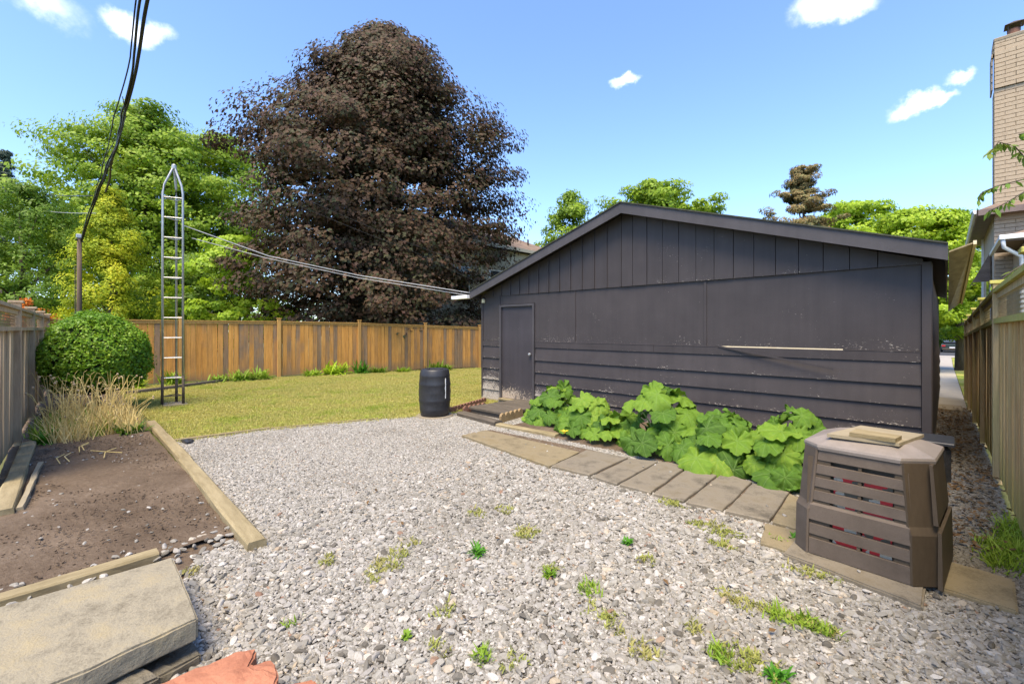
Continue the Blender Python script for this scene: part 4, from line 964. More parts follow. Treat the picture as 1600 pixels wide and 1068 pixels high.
def squash_plant(label, cx, cy, rx, ry, h, n, seed, size=(.15, .22), flower=None):
    rr = random.Random(seed); t = thing('squash_plant', label, 'squash plant', (cx, cy, .04), group=None)
    stems = MB()
    for i in range(n):
        u = (i+.5)/n; a = i*2.39996+seed; rad = math.sqrt(u)
        x = cx+rx*rad*math.cos(a); y = cy+ry*rad*math.sin(a); y = min(y, -.16)
        z = .12+(h-.12)*(1-rad**2.4)*rr.choice([1.0, .95, .85, .6, .45])+rr.uniform(-.05, .06)
        if rad > .75: z = rr.uniform(.10, .24)
        s = rr.uniform(*size)*(1.0 if rad < .8 else .95)
        out = Vector((rx*math.cos(a)*rad, ry*math.sin(a)*rad-.12*ry, 0)); out = out.normalized() if out.length > .01 else Vector((0, -1, 0))
        tc2 = (cam2-Vector((x, y, 0))).normalized(); out = (out+tc2*.55).normalized()
        tiltv = .2+.7*rad+rr.uniform(-.45, .6)
        nrm = (Vector((0, 0, 1))*math.cos(tiltv)+out*math.sin(tiltv)).normalized()
        zax = nrm; xax = out-nrm*out.dot(nrm); xax = xax.normalized()
        xr = Matrix.Rotation(rr.uniform(-1.3, 1.3), 3, nrm); xax = xr @ xax; yax = zax.cross(xax)
        o = bpy.data.objects.new('leaf', rr.choice(sq)); COL.objects.link(o); o.parent = t
        m = Matrix((( xax.x, yax.x, zax.x), (xax.y, yax.y, zax.y), (xax.z, yax.z, zax.z)))
        o.rotation_euler = m.to_euler(); o.location = Vector((x, y, z))-Vector((cx, cy, .04)); o.scale = (s, s*rr.uniform(.88, 1.08), s)
        b0 = Vector((cx+rr.uniform(-.08, .08), cy+rr.uniform(-.05, .05), .04)); p1 = Vector((x, y, z-.01)); mid = (b0+p1)/2+Vector((0, 0, .05))
        stems.tube([b0, mid, p1], [.011, .009, .006], 6)
    stems.build('stems', M['squash_stem'], t, smooth=True)
    if flower:
        fx, fy = G(*flower, .14); mb = MB()
        for k in range(5):
            a = k*2*PI/5; mb.add([(fx, fy, .13), (fx+.035*math.cos(a-.5), fy+.035*math.sin(a-.5), .17), (fx+.075*math.cos(a), fy+.075*math.sin(a), .175), (fx+.035*math.cos(a+.5), fy+.035*math.sin(a+.5), .17)], [(0, 1, 2, 3)])
        mb.build('flower', simple('yellow_flower', (.75, .5, .02), (.85, .62, .04), 20, .6, .1), t)
    return t
squash_plant('leftmost squash plant, tall leaves just right of the garage door', 2.87, -1.0, .44, .52, .64, 30, 1, (.13, .19))
squash_plant('squash plant with a yellow blossom, second from the door', 3.74, -1.24, .46, .5, .52, 32, 2, (.13, .19), flower=(882, 676))
squash_plant('tallest squash plant in the middle of the row', 4.97, -1.25, .54, .64, .80, 42, 3, (.14, .21))
squash_plant('squash plant with large broad leaves over the grey pavers', 5.76, -1.40, .44, .62, .60, 36, 4, (.14, .22))
squash_plant('rightmost squash plant, leaves touching the compost bin', 6.46, -1.40, .40, .62, .68, 38, 5, (.13, .21))
squash_plant('low squash plant filling the gap between the second and the tallest', 4.32, -1.32, .32, .44, .40, 16, 6, (.12, .18))

# ---------------------------------------------------------------- leaves and trees
def leaves(name, P, Nrm, size, mat, parent, shape='quad', aspect=.6, kind=None, jit=.35):
    n = len(P); P = np.asarray(P); Nn = np.asarray(Nrm, float)
    Nn = Nn+rng.normal(0, jit, Nn.shape); Nn /= np.linalg.norm(Nn, axis=1, keepdims=True)+1e-9
    R_ = rng.normal(0, 1, Nn.shape); T_ = np.cross(Nn, R_); T_ /= np.linalg.norm(T_, axis=1, keepdims=True)+1e-9; B_ = np.cross(Nn, T_)
    s = (np.full(n, size)*rng.uniform(.6, 1.3, n))[:, None]
    if shape == 'quad': pts = [(-.5, 0, 0), (0, -aspect/2, .08), (.5, 0, -.05), (0, aspect/2, .08)]; faces = [(0, 1, 2, 3)]
    elif shape == 'maple': pts = [(-.45, 0, 0), (-.1, -.5, .0), (.1, -.18, .08), (.5, 0, -.08), (.1, .18, .08), (-.1, .5, .0)]; faces = [(0, 1, 2), (0, 2, 3), (0, 3, 4), (0, 4, 5)]
    elif shape == 'blade': pts = [(-.5, -.04, 0), (.5, -.12, 0), (.5, .12, 0), (-.5, .04, 0)]; faces = [(0, 1, 2, 3)]
    k = len(pts); V = np.zeros((n, k, 3))
    for i, (a, b, c) in enumerate(pts): V[:, i] = P+T_*a*s+B_*b*s+Nn*c*s
    F = (np.arange(n)*k)[:, None, None]+np.array(faces)[None]
    me = npmesh(name, V.reshape(-1, 3)-np.array(OFF.get(parent.name, (0, 0, 0)) if parent is not None else (0, 0, 0)), F.reshape(-1, len(faces[0])), mat)
    return link(name, me, parent, kind)

def tree(name, label, px, Y, top_py, base_h, rad, prof, nclus, nleaf, lsize, mat, clus=.7, flat=.6, shape='quad', group=None, trunk_r=.2, lobes=.18, cat='tree', squash_y=1.0, up=.5, lean=0, limbs=16, dens=.55, aspect=.6, twigs=True, seed=0):
    global rng
    rng = np.random.default_rng(100+seed+int(px)+int(Y*7))
    x0, y0 = CW(px, Y); zb = gz(y0); H = Zat(top_py, Y); 
    t = thing(name, label, cat, (x0, y0, zb), group=group)
    C = []; ph = rng.uniform(0, 6.28, 6)
    tries = 0
    while len(C) < nclus and tries < nclus*60:
        tries += 1
        u = rng.uniform(0, 1)**.85; a = rng.uniform(0, 2*PI)
        R_ = rad*prof(u)*(1+lobes*math.sin(3*a+ph[0]+u*5)+lobes*.7*math.sin(5*a+ph[1]-u*9)+lobes*.6*math.sin(u*17+ph[2]+2*a))
        q = rng.uniform(0, 1)**dens
        z = base_h+(H-base_h-clus*.4)*u
        C.append((x0+lean*u+R_*q*math.cos(a), y0+R_*q*math.sin(a), z, q, a, u))
    C = np.array(C); per = nleaf//len(C); P = []; Nn = []
    for c in C:
        m_ = max(4, int(per*rng.uniform(.6, 1.4))); d_ = rng.normal(0, 1, (m_, 3)); d_ /= np.linalg.norm(d_, axis=1, keepdims=True)
        r_ = rng.uniform(.25, 1, (m_, 1))**.5; sc = clus*rng.uniform(.6, 1.25)*(.65+.35*min(1, prof(c[5])*2)); p = c[None, :3]+d_*r_*np.array([sc, sc, sc*flat])
        outw = np.array([math.cos(c[4])*c[3], math.sin(c[4])*c[3], up]); nn = outw[None]*.9+d_*.7
        P.append(p); Nn.append(nn)
    P = np.concatenate(P); Nn = np.concatenate(Nn); ok = (P[:, 2] > zb+.1) & ((P[:, 0] < -7.95) | (P[:, 2] > 2.1) | (P[:, 0] > 0)); P = P[ok]; Nn = Nn[ok]
    leaves('crown', P, Nn, lsize, mat, t, shape, aspect)
    mb = MB(); Ht = base_h+(H-base_h)*.82
    mb.tube([(x0, y0, zb-.1), (x0+lean*.1, y0, zb+Ht*.3), (x0+lean*.4, y0+.1, zb+Ht*.6), (x0+lean*.8, y0, zb+Ht)], [trunk_r*1.25, trunk_r*.9, trunk_r*.55, trunk_r*.12], 9)
    mb.build('trunk', M['bark'], t, smooth=True)
    idx = rng.choice(len(C), min(limbs, len(C)), replace=False)
    for i in idx:
        c = C[i]; zs_ = max(base_h*.7, zb+.5)+(c[2]-base_h)*.55; b0 = Vector((x0+lean*c[5]*.6, y0, min(zs_, Ht*.9))); e = Vector(c[:3]); mid = (b0+e)/2+Vector((0, 0, .15*(e-b0).length*.4))
        rr_ = trunk_r*.32*(1-c[5]*.5)
        MB().tube([b0, mid, e], [rr_, rr_*.6, rr_*.15], 6).build('limb', M['bark'], t, smooth=True)
    return t
dome = lambda u: math.sqrt(max(0, 1-(1.9*u-.9)**2))*.95+.05 if u < .99 else .05
round_ = lambda u: math.sqrt(max(.02, 1-(2*u-1)**2))
cone = lambda u: max(.05, (1-u)**.8)
MP = [.93, .97, 1.0, 1.0, 1.0, .97, .90, .77, .57, .35, .10, .05]
def maple_prof(u): k = min(10, int(u*10)); f = u*10-k; return MP[k]*(1-f)+MP[k+1]*f
tree('purple_maple', 'huge dark purple leaved maple towering behind the back fence', 600, 24, 46, 1.3, 6.75, maple_prof, 1250, 190000, .185, M['maple'], clus=1.15, flat=.42, shape='maple', trunk_r=.42, lobes=.12, limbs=26, up=.75, dens=.45, seed=1)
tree('green_tree', 'tall loose light green tree behind the metal mast', 225, 31, 165, 3.5, 6.2, lambda u: [.55, .8, .95, 1, 1, .95, .85, .7, .5, .3, .1][min(10, int(u*10))], 420, 72000, .23, M['green1'], clus=1.25, flat=.4, trunk_r=.3, limbs=30, lobes=.2, up=.5, dens=.5, seed=2)
tree('green_tree', 'light green tree between the tall loose one and the purple maple', 345, 33, 205, 3.0, 5.0, round_, 240, 40000, .23, M['green1'], clus=1.2, flat=.45, trunk_r=.25, limbs=24, seed=3)
tree('golden_cypress', 'golden yellow cypress behind the wooden pole', 172, 18, 292, .6, 2.3, lambda u: max(.08, (1-u)**.75), 210, 36000, .12, M['yellow'], clus=.42, flat=.8, trunk_r=.14, limbs=6, lobes=.14, shape='quad', aspect=.35, up=.8, seed=4)
tree('leafy_tree', 'dense mid green tree at the left edge of the view', 30, 19, 285, .6, 3.2, dome, 170, 34000, .15, M['green3'], clus=.6, flat=.7, trunk_r=.18, limbs=8, aspect=.4, seed=5)
tree('leafy_tree', 'deep green tree between left edge tree and the golden cypress', 95, 23, 330, .6, 3.0, dome, 110, 22000, .17, M['green1'], clus=.65, flat=.7, trunk_r=.18, limbs=6, seed=6)
tree('spruce', 'dark pointed spruce far away at the left edge', 8, 38, 232, 2, 3.2, cone, 160, 14000, .4, M['spruce'], clus=.6, flat=.35, trunk_r=.2, limbs=6, shape='quad', aspect=.2, seed=7)
tree('lime_tree', 'small bright lime green tree right of the metal mast', 372, 20.5, 368, .8, 2.3, dome, 90, 17000, .17, M['green2'], clus=.6, flat=.5, trunk_r=.12, limbs=10, seed=8)
tree('leafy_tree', 'dark green shrubby tree behind the fence just left of the maple', 300, 22, 400, .5, 2.2, dome, 90, 17000, .17, M['green3'], clus=.6, flat=.7, trunk_r=.12, limbs=6, seed=9)
tree('leafy_tree', 'low green tree over the fence behind the clipped bush', 225, 21, 430, .4, 2.4, dome, 90, 17000, .17, M['green1'], clus=.6, flat=.7, trunk_r=.12, limbs=6, seed=19)
tree('slim_tree', 'small green tree top left of the garage ridge', 890, 34, 300, 3, 2.1, dome, 110, 16000, .22, M['green1'], clus=.75, flat=.8, trunk_r=.14, limbs=8, lean=0, seed=10)
tree('broad_tree', 'broad green tree top rising behind the garage ridge', 1022, 33, 284, 4, 4.6, dome, 230, 32000, .25, M['green1'], clus=.8, flat=.5, trunk_r=.2, limbs=10, seed=11)
tree('pine', 'ragged grey green pine top behind the right roof slope', 1255, 26, 258, 2, 4.3, lambda u: max(.12, (1-u)**.8), 240, 32000, .22, M['pine'], clus=.5, flat=.4, trunk_r=.2, limbs=18, shape='quad', aspect=.22, lobes=.3, seed=12)
tree('right_tree', 'thin light green tree right of the ragged pine', 1335, 30, 312, 3, 3.2, dome, 160, 22000, .22, M['green2'], clus=.7, flat=.5, trunk_r=.15, limbs=12, seed=13)
tree('right_tree', 'rounded bright green tree above the right end of the garage roof', 1425, 24, 324, 2, 3.3, dome, 220, 36000, .19, M['green2'], clus=.65, flat=.5, trunk_r=.2, limbs=8, seed=14)
tree('right_tree', 'green tree beside the beige house, above the passage', 1500, 26, 326, 1.2, 2.5, dome, 160, 30000, .17, M['green1'], clus=.6, flat=.5, trunk_r=.2, limbs=8, seed=15)
tree('street_tree', 'dark green tree closing the view at the end of the passage', 1494, 56, 440, 1.0, 5.5, dome, 110, 14000, .35, M['green3'], clus=1.1, flat=.6, trunk_r=.3, limbs=8, seed=16)
tree('street_shrub', 'low rounded shrub above the parked car at the street', 1482, 60, 520, -.8, 2.2, dome, 50, 7000, .2, M['green3'], clus=.6, flat=.7, trunk_r=.08, limbs=3, cat='shrub', seed=17)
tree('street_shrub', 'yellowing shrub above the low shrub at the street', 1480, 64, 497, -.8, 3.4, dome, 50, 7000, .3, M['yellow'], clus=.8, flat=.7, trunk_r=.08, limbs=3, cat='shrub', seed=18)
tree('flower_shrub', 'small orange flowering shrub over the left fence corner', 46, 14.2, 466, 1.2, .55, dome, 26, 2200, .07, M['orange_fl'], clus=.2, flat=.8, trunk_r=.03, limbs=4, cat='shrub', seed=20)
# far wood behind everything
rng = np.random.default_rng(55); P = []; 
for i in range(300):
    px = rng.uniform(-300, 1900); Y = rng.uniform(75, 95)
    if 600 < px < 900 or px > 1350 or px < 500:
        cx, cy = CW(px, Y); h = rng.uniform(3, 8.5); m_ = 90
        P.append(np.array([cx, cy, h*.5])+rng.normal(0, 1, (m_, 3))*np.array([2.6, 2.6, h*.3]))
P = np.concatenate(P); leaves('far_wood', P, np.tile([0, -.5, .8], (len(P), 1)), .9, M['green3'], None, 'quad', .7, 'stuff')

# clipped box bush
bx0, by0 = -4.35, -6.30; rng = np.random.default_rng(5)
t = thing('clipped_bush', 'large clipped egg shaped evergreen bush beside the left fence', 'bush', (bx0, by0, 0))
n = 26000; dd = rng.normal(0, 1, (n, 3)); dd /= np.linalg.norm(dd, axis=1, keepdims=True); dd[:, 2] = np.where(dd[:, 2] < -.75, -dd[:, 2], dd[:, 2])
wob = np.array([1+.11*mnoise.noise(Vector(tuple(q*1.9)))+.05*mnoise.noise(Vector(tuple(q*6))) for q in dd])[:, None]
rr_ = np.where(rng.uniform(0, 1, (n, 1)) < .05, rng.uniform(1.0, 1.07, (n, 1)), rng.uniform(.90, 1.0, (n, 1)))*wob
Pb = np.array([bx0, by0, 1.06])+dd*rr_*np.array([1.0, .84, .86])
leaves('foliage', Pb, dd+np.array([0, 0, .5]), .052, M['box'], t, 'quad', .6, jit=.6)
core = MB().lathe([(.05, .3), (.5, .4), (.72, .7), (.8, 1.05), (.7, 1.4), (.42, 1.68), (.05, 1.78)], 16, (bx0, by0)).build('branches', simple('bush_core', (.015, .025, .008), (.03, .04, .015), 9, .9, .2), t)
MB().tube([(bx0, by0, -.02), (bx0, by0, .5)], [.07, .05], 8).build('stem', M['bark'], t)

# dried flower stalks
rng = np.random.default_rng(9); mb = MB(); hd = MB(); rr = random.Random(4)
for i in range(210):
    u = rr.random(); x = rr.uniform(-3.7, -1.2); y = rr.uniform(-6.95, -5.95); h = rr.uniform(.25, .85); a = rr.uniform(0, 2*PI); l = rr.uniform(.05, .3)
    p0 = Vector((x, y, 0)); p1 = p0+Vector((math.cos(a)*l*.4, math.sin(a)*l*.4, h*.6)); p2 = p0+Vector((math.cos(a)*l, math.sin(a)*l, h)); p3 = p2+Vector((math.cos(a)*.05, math.sin(a)*.05, -.02 if i % 3 else .04))
    mb.tube([p0, p1, p2, p3], [.0045, .004, .0035, .003], 4)
    if i % 4 == 0: hd.lathe([(.002, -.018), (.014, -.008), (.018, .004), (.01, .016), (.002, .02)], 6, (0, 0)); 
    if i % 4 == 0:
        for k in range(30): hd.v[-1-k] = tuple(Vector(hd.v[-1-k])+p3)
mb.build('dry_stalks', M['straw'], None, 'stuff'); hd.build('seed_heads', M['seed'], None, 'stuff')
scatter('straw_tufts', grid_poly([[(-3.6, -6.95), (-1.15, -7.0), (-1.2, -5.95), (-3.6, -5.95)]], gzf, .0).mesh('straw_tufts', None), [tuft(M['straw'], 16, .28, .05, .005, .9) for i in range(3)], 42, .6, 1.3, 61, .3)
scatter('bed_greenery', grid_poly([[(-3.4, -7.1), (-1.25, -7.15), (-1.3, -6.3), (-3.4, -6.4)]], gzf, .0).mesh('bed_greenery', None), [tuft(M['weed'], 18, .2, .06, .008, 1.0) for i in range(3)], 22, .6, 1.3, 62, .3)
clump('sedum', 'low blue green rosette plant at the far right corner of the soil bed', 'plant', -1.35, -6.08, .0, M['green3'], 90, .2, .26, .018)
clump('leafy_weed', 'green leafy weed at the foot of the left fence', 'plant', -1.3, -7.0, .0, M['weed_dk'], 60, .22, .2, .022)
twig = MB()
for i in range(6):
    x = -.9+rr.uniform(0, .9); y = -6.6+rr.uniform(-.3, .3); a = rr.uniform(-.6, .6); twig.tube([(x, y, .05), (x+.25*math.cos(a), y+.25*math.sin(a), .065), (x+.5*math.cos(a+.2), y+.5*math.sin(a+.2), .05)], .005, 5)
twig.build('fallen_twigs', M['straw'], None, 'stuff')
# plants along the back fence
for px, py, Y_, h, r, mt, lab in [(395, 600, None, .42, .5, 'weed', 'yellow green clump of strappy leaves before the back fence'), (425, 597, None, .45, .5, 'weed', 'second strappy clump, right beside the yellow green one'), (360, 603, None, .28, .4, 'weed', 'lowest strappy clump left of the other two by the back fence'),
                                  (543, 588, None, .55, .55, 'green2', 'bushy green plant before the middle of the back fence'), (583, 585, None, .55, .45, 'weed_dk', 'taller thin green plant right of the bushy one by the fence'), (615, 584, None, .3, .45, 'green3', 'low dark plant in the border left of the barrel'),
                                  (510, 592, None, .3, .4, 'green1', 'small green plant left of the bushy plant at the fence'), (706, 577, None, .5, .45, 'green3', 'dark green shrub behind and right of the barrel'), (728, 577, None, .35, .4, 'green3', 'low shrub beside the left garage corner, near the fence'),
                                  (205, 608, None, .4, .5, 'green2', 'green plant in the border right of the clipped bush'), (270, 600, None, .45, .4, 'green1', 'green plant by the back fence seen through the metal mast'), (660, 582, None, .22, .4, 'green1', 'tiny plant in the border just left of the barrel')]:
    x, y = G(px, py); x = min(x, -8.85+(y+7.15)*.09+.45); x = max(x, -8.95+(y+7.15)*.09+.3)
    clump('border_plant', lab, 'plant', x, y, gz(y), M[mt], 130, h, r, .022 if mt != 'green2' else .035)

# ---------------------------------------------------------------- houses
# neighbour on the right, beyond the passage fence
hs = thing('brick_house', 'beige brick house with tall chimney at the right edge', 'house', (8.6, 11.4, -.3))
MB().box(8.62, 16, 11.42, 18, -.6, 4.86).build('wall', M['stucco'], hs)
MB().box(8.60, 16, 11.40, 11.419, -.6, 4.86).build('mortar_face', M['mortar'], hs)
rf = MB().add([(8.28, 11.0, 4.90), (17, 11.0, 4.90), (17, 18.4, 4.90), (8.28, 18.4, 4.90), (10.9, 13.6, 6.3), (17, 13.6, 6.3), (17, 15.8, 6.3), (10.9, 15.8, 6.3)], [(0, 3, 2, 1), (0, 1, 5, 4), (3, 0, 4, 7), (4, 5, 6, 7), (2, 3, 7, 6)]).build('roof', M['roof_brown'], hs)
MB().box(8.26, 17, 10.97, 10.999, 4.74, 4.90).build('fascia', M['fascia'], hs); MB().box(8.25, 8.279, 10.97, 18.4, 4.74, 4.90).build('fascia', M['fascia'], hs)
MB().box(8.28, 17, 11.0, 18.4, 4.86, 4.885).build('soffit', M['fascia'], hs)
g_ = MB().add([(8.17, 10.98, 4.90), (8.248, 10.98, 4.90), (8.248, 10.98, 4.80), (8.2, 10.98, 4.80), (8.17, 18.4, 4.90), (8.248, 18.4, 4.90), (8.248, 18.4, 4.80), (8.2, 18.4, 4.80)], [(0, 1, 2, 3), (0, 4, 5, 1), (3, 2, 6, 7), (0, 3, 7, 4), (4, 7, 6, 5)]).build('gutter', M['white'], hs)
MB().box(8.545, 8.60, 16.2, 16.28, -.4, 4.80).build('downspout', M['white'], hs)
cx0, cx1 = 8.60, 9.75
CT = 9.55
MB().box(cx0+.02, cx1-.02, 11.33, 11.95, 4.6, CT).build('chimney', M['mortar'], hs)
ch = [o for o in hs.children if o.name.startswith('chimney')][0]
bh = .112; brk = [MB().bbox(0, .392*k, 0, .03, 0, bh-.014, .004).mesh('brick', M['brick']) for k in (1, .5)]
brs = MB().bbox(0, .03, 0, .29, 0, bh-.014, .004).mesh('brick', M['brick'])
z = 5.0; r_ = 0
while z < CT-.05:
    off = 0 if r_ % 2 else -.2; x = cx0+off; corb = .05 if 8.2 < z < 9.2 else (.02 if z >= 9.2 else 0)
    while x < cx1-.02:
        if x < cx0-.001: child('brick', brk[1], ch, (cx0-OFF[hs.name].x, 11.30-corb-11.4, z+.3))
        else: child('brick', brk[0], ch, (x-OFF[hs.name].x, 11.30-corb-11.4, z+.3))
        x += .402
    child('brick', brs, ch, (cx0-.006-corb-8.6, 11.335-11.4+(0 if r_ % 2 else .03), z+.3)); child('brick', brs, ch, (cx0-.006-corb-8.6, 11.64-11.4, z+.3))
    z += bh; r_ += 1
capz = CT
MB().bbox(cx0-.02, cx1+.02, 11.27, 12.0, CT, CT+.09, .02).build('chimney_crown', M['concrete'], ch)
MB().lathe([(.13, CT+.09), (.12, CT+.3), (.11, CT+.32), (.02, CT+.32)], 12, (8.98, 11.6)).build('flue', M['terracotta'], ch)
MB().add([(8.80, 11.4, CT+.42), (9.18, 11.4, CT+.42), (9.18, 11.8, CT+.42), (8.80, 11.8, CT+.42), (8.99, 11.6, CT+.55)], [(0, 3, 2, 1), (0, 1, 4), (1, 2, 4), (2, 3, 4), (3, 0, 4)]).build('flue_cap', M['metal_dark'], ch)
for a_, b_ in ((8.86, 11.48), (9.1, 11.48), (8.86, 11.72), (9.1, 11.72)): MB().box(a_, a_+.02, b_, b_+.02, CT+.3, CT+.42).build('cap_strut', M['metal_dark'], ch)
z = 2.6; r_ = 0
while z < 4.72:
    x = 8.60+(0 if r_ % 2 else -.2)
    while x < 9.9:
        child('brick', brk[0] if x > 8.59 else brk[1], hs, (max(x, 8.6)-8.6, 11.372-11.4, z+.3)); x += .402
    z += bh; r_ += 1
# awning on the side wall
aw = MB().add([(8.59, 12.6, 3.9), (8.59, 14.4, 3.9), (8.22, 14.4, 3.05), (8.22, 12.6, 3.05), (8.59, 12.6, 3.87), (8.59, 14.4, 3.87), (8.22, 14.4, 3.02), (8.22, 12.6, 3.02), (8.59, 12.6, 3.02)],
              [(0, 1, 2, 3), (4, 7, 6, 5), (0, 3, 7, 4), (1, 5, 6, 2), (2, 6, 7, 3), (4, 8, 7)]).build('awning', M['roof_brown'], hs)
w_ = MB().box(8.585, 8.61, 12.8, 14.2, 1.7, 3.5).build('window', M['white'], hs); MB().box(8.57, 8.584, 12.9, 14.1, 1.8, 3.4).build('pane', M['glass'], w_)
# low rear wing with white gutter
MB().box(8.95, 16, 8.5, 11.36, -.5, 3.62).build('wing_wall', M['brick'], hs)
MB().add([(8.6, 8.1, 3.70), (16, 8.1, 3.70), (16, 11.28, 3.7), (8.6, 11.28, 3.7), (10.2, 9.7, 4.45), (16, 9.7, 4.45), (16, 11.28, 4.45), (10.2, 11.28, 4.45)], [(0, 3, 2, 1), (0, 1, 5, 4), (3, 0, 4, 7), (4, 5, 6, 7)]).build('wing_roof', M['roof_brown'], hs)
MB().box(8.57, 16, 8.07, 8.098, 3.58, 3.71).build('fascia', M['fascia'], hs)
MB().bbox(8.50, 8.569, 8.0, 11.2, 3.62, 3.71, .01).build('gutter', M['white'], hs); MB().bbox(8.50, 16, 7.99, 8.068, 3.62, 3.72, .01).build('gutter', M['white'], hs)
MB().tube([(8.56, 8.05, 3.62), (8.58, 8.1, 3.45), (8.86, 8.38, 3.25), (8.88, 8.42, 2.9), (8.88, 8.42, .0)], .04, 8).build('downspout', M['white'], hs, smooth=True)

# brown roofed house half hidden by the maple
hx, hy = CW(838, 29); xf = hx
h2 = thing('cream_house', 'cream house with brown shingle roof half hidden behind the maple', 'house', (xf, hy, gz(hy)))
MB().box(xf-9, xf, hy-9, hy+3.2, -1, 6.35).build('wall', M['wall_cream'], h2)
MB().add([(xf-9.5, hy-9.5, 6.5), (xf+.5, hy-9.5, 6.5), (xf+.5, hy+3.7, 6.5), (xf-9.5, hy+3.7, 6.5), (xf-4.5, hy-4.6, 8.9), (xf-4.5, hy-1.2, 8.9)],
         [(0, 3, 2, 1), (0, 1, 4), (1, 2, 5, 4), (2, 3, 5), (3, 0, 4, 5)]).build('roof', M['roof_brown'], h2)
MB().box(xf+.5, xf+.54, hy-9.5, hy+3.7, 6.33, 6.52).build('fascia', M['wall_cream'], h2); MB().box(xf-9.5, xf+.5, hy+3.7, hy+3.74, 6.33, 6.52).build('fascia', M['wall_cream'], h2)
MB().tube([(xf-3.0, hy-.5, 7.9), (xf-3.0, hy-.5, 8.6)], .06, 8).build('roof_vent', M['metal_dark'], h2); MB().tube([(xf-1.0, hy+.3, 7.2), (xf-1.0, hy+.3, 7.6)], .06, 8).build('roof_vent', M['metal_dark'], h2)
for yy in (-7, -4.2, -1.4):
    w_ = MB().box(xf, xf+.05, hy+yy, hy+yy+1.3, 3.6, 5.1).build('window', M['white'], h2); MB().box(xf+.051, xf+.06, hy+yy+.08, hy+yy+1.22, 3.68, 5.02).build('pane', M['glass'], w_)

# ---------------------------------------------------------------- the street end of the passage
grid_poly([[(7.55, 7.3), (7.98, 7.3), (7.98, 37.12), (6.9, 37.12), (6.9, 12)], [(6.9, 37.12), (7.98, 37.12), (7.98, 52), (6.9, 52)]], gzf, .02).build('walkway', M['path'], kind='structure')
grid_poly([[(8.0, 10.7), (30, 10.7), (30, 37.12), (8.0, 37.12)], [(8.0, 37.12), (30, 37.12), (30, 50), (8.0, 50)]], gzf, .0).build('front_lawn', M['lawn'], kind='structure')
grid_poly([[(-60, 50), (80, 50), (80, 53.5), (-60, 53.5)]], gzf, .03).build('pavement', M['path'], kind='structure')
grid_poly([[(-60, 53.6), (80, 53.6), (80, 72), (-60, 72)]], gzf, .0).build('road', M['asphalt'], kind='structure')
sl_ = MB().bbox(7.5, 7.9, 6.55, 7.2, -.20, -.10, .02).build('loose_slab', M['concrete']); tag(sl_, 'loose concrete slab at the start of the narrow walkway', 'slab')

ca = thing('parked_car', 'dark green car parked across the street, seen from behind', 'car', (8.15, 62.6, -1.0))
cx_, cy_, cz_ = 8.15, 62.6, -1.0
def carloft(secs, name, mat, parent):
    mb = MB(); n = len(secs[0][1])
    for y, ring in secs: mb.v += [(cx_+a, cy_+y, cz_+b) for a, b in ring]
    for i in range(len(secs)-1):
        for k in range(n): mb.f.append((i*n+k, i*n+(k+1) % n, (i+1)*n+(k+1) % n, (i+1)*n+k))
    mb.f.append(tuple(range(n-1, -1, -1))); mb.f.append(tuple((len(secs)-1)*n+k for k in range(n))); return mb.build(name, mat, parent, smooth=False)
bd = lambda w, h0, h1: [(-w*.94, h0), (w*.94, h0), (w, h0+.2), (w, h1-.15), (w*.9, h1), (-w*.9, h1), (-w, h1-.15), (-w, h0+.2)]
carloft([(0, bd(.82, .35, .85)), (.12, bd(.9, .25, .95)), (1.0, bd(.93, .22, .98)), (3.3, bd(.93, .22, .95)), (4.3, bd(.88, .25, .8)), (4.55, bd(.75, .3, .65))], 'body', M['car'], ca)
carloft([(.55, bd(.78, .9, .98)), (1.05, bd(.72, .9, 1.4)), (2.4, bd(.7, .9, 1.43)), (3.2, bd(.76, .9, .98))], 'cabin', M['glass'], ca)
carloft([(1.1, bd(.64, 1.3, 1.44)), (2.3, bd(.63, 1.3, 1.46))], 'car_roof', M['car'], ca)
for sx in (-.88, .88):
    for yy in (.85, 3.6):
        w_ = MB().lathe([(.31, -.1), (.33, -.05), (.33, .05), (.31, .1)], 18); w_.v = [(cx_+sx+v[2], cy_+yy+v[0], cz_+.33+v[1]) for v in w_.v]; w_.build('wheel', M['tyre'], ca)
for sx in (-.72, .72): MB().bbox(cx_+sx-.15, cx_+sx+.15, cy_-.03, cy_+.03, cz_+.66, cz_+.82, .01).build('tail_light', M['redlamp'], ca)
MB().bbox(cx_-.25, cx_+.25, cy_-.03, cy_-.005, cz_+.5, cz_+.62).build('number_plate', M['white'], ca)
MB().bbox(cx_-.85, cx_+.85, cy_-.05, cy_+.1, cz_+.32, cz_+.47, .02).build('bumper', M['metal_dark'], ca)

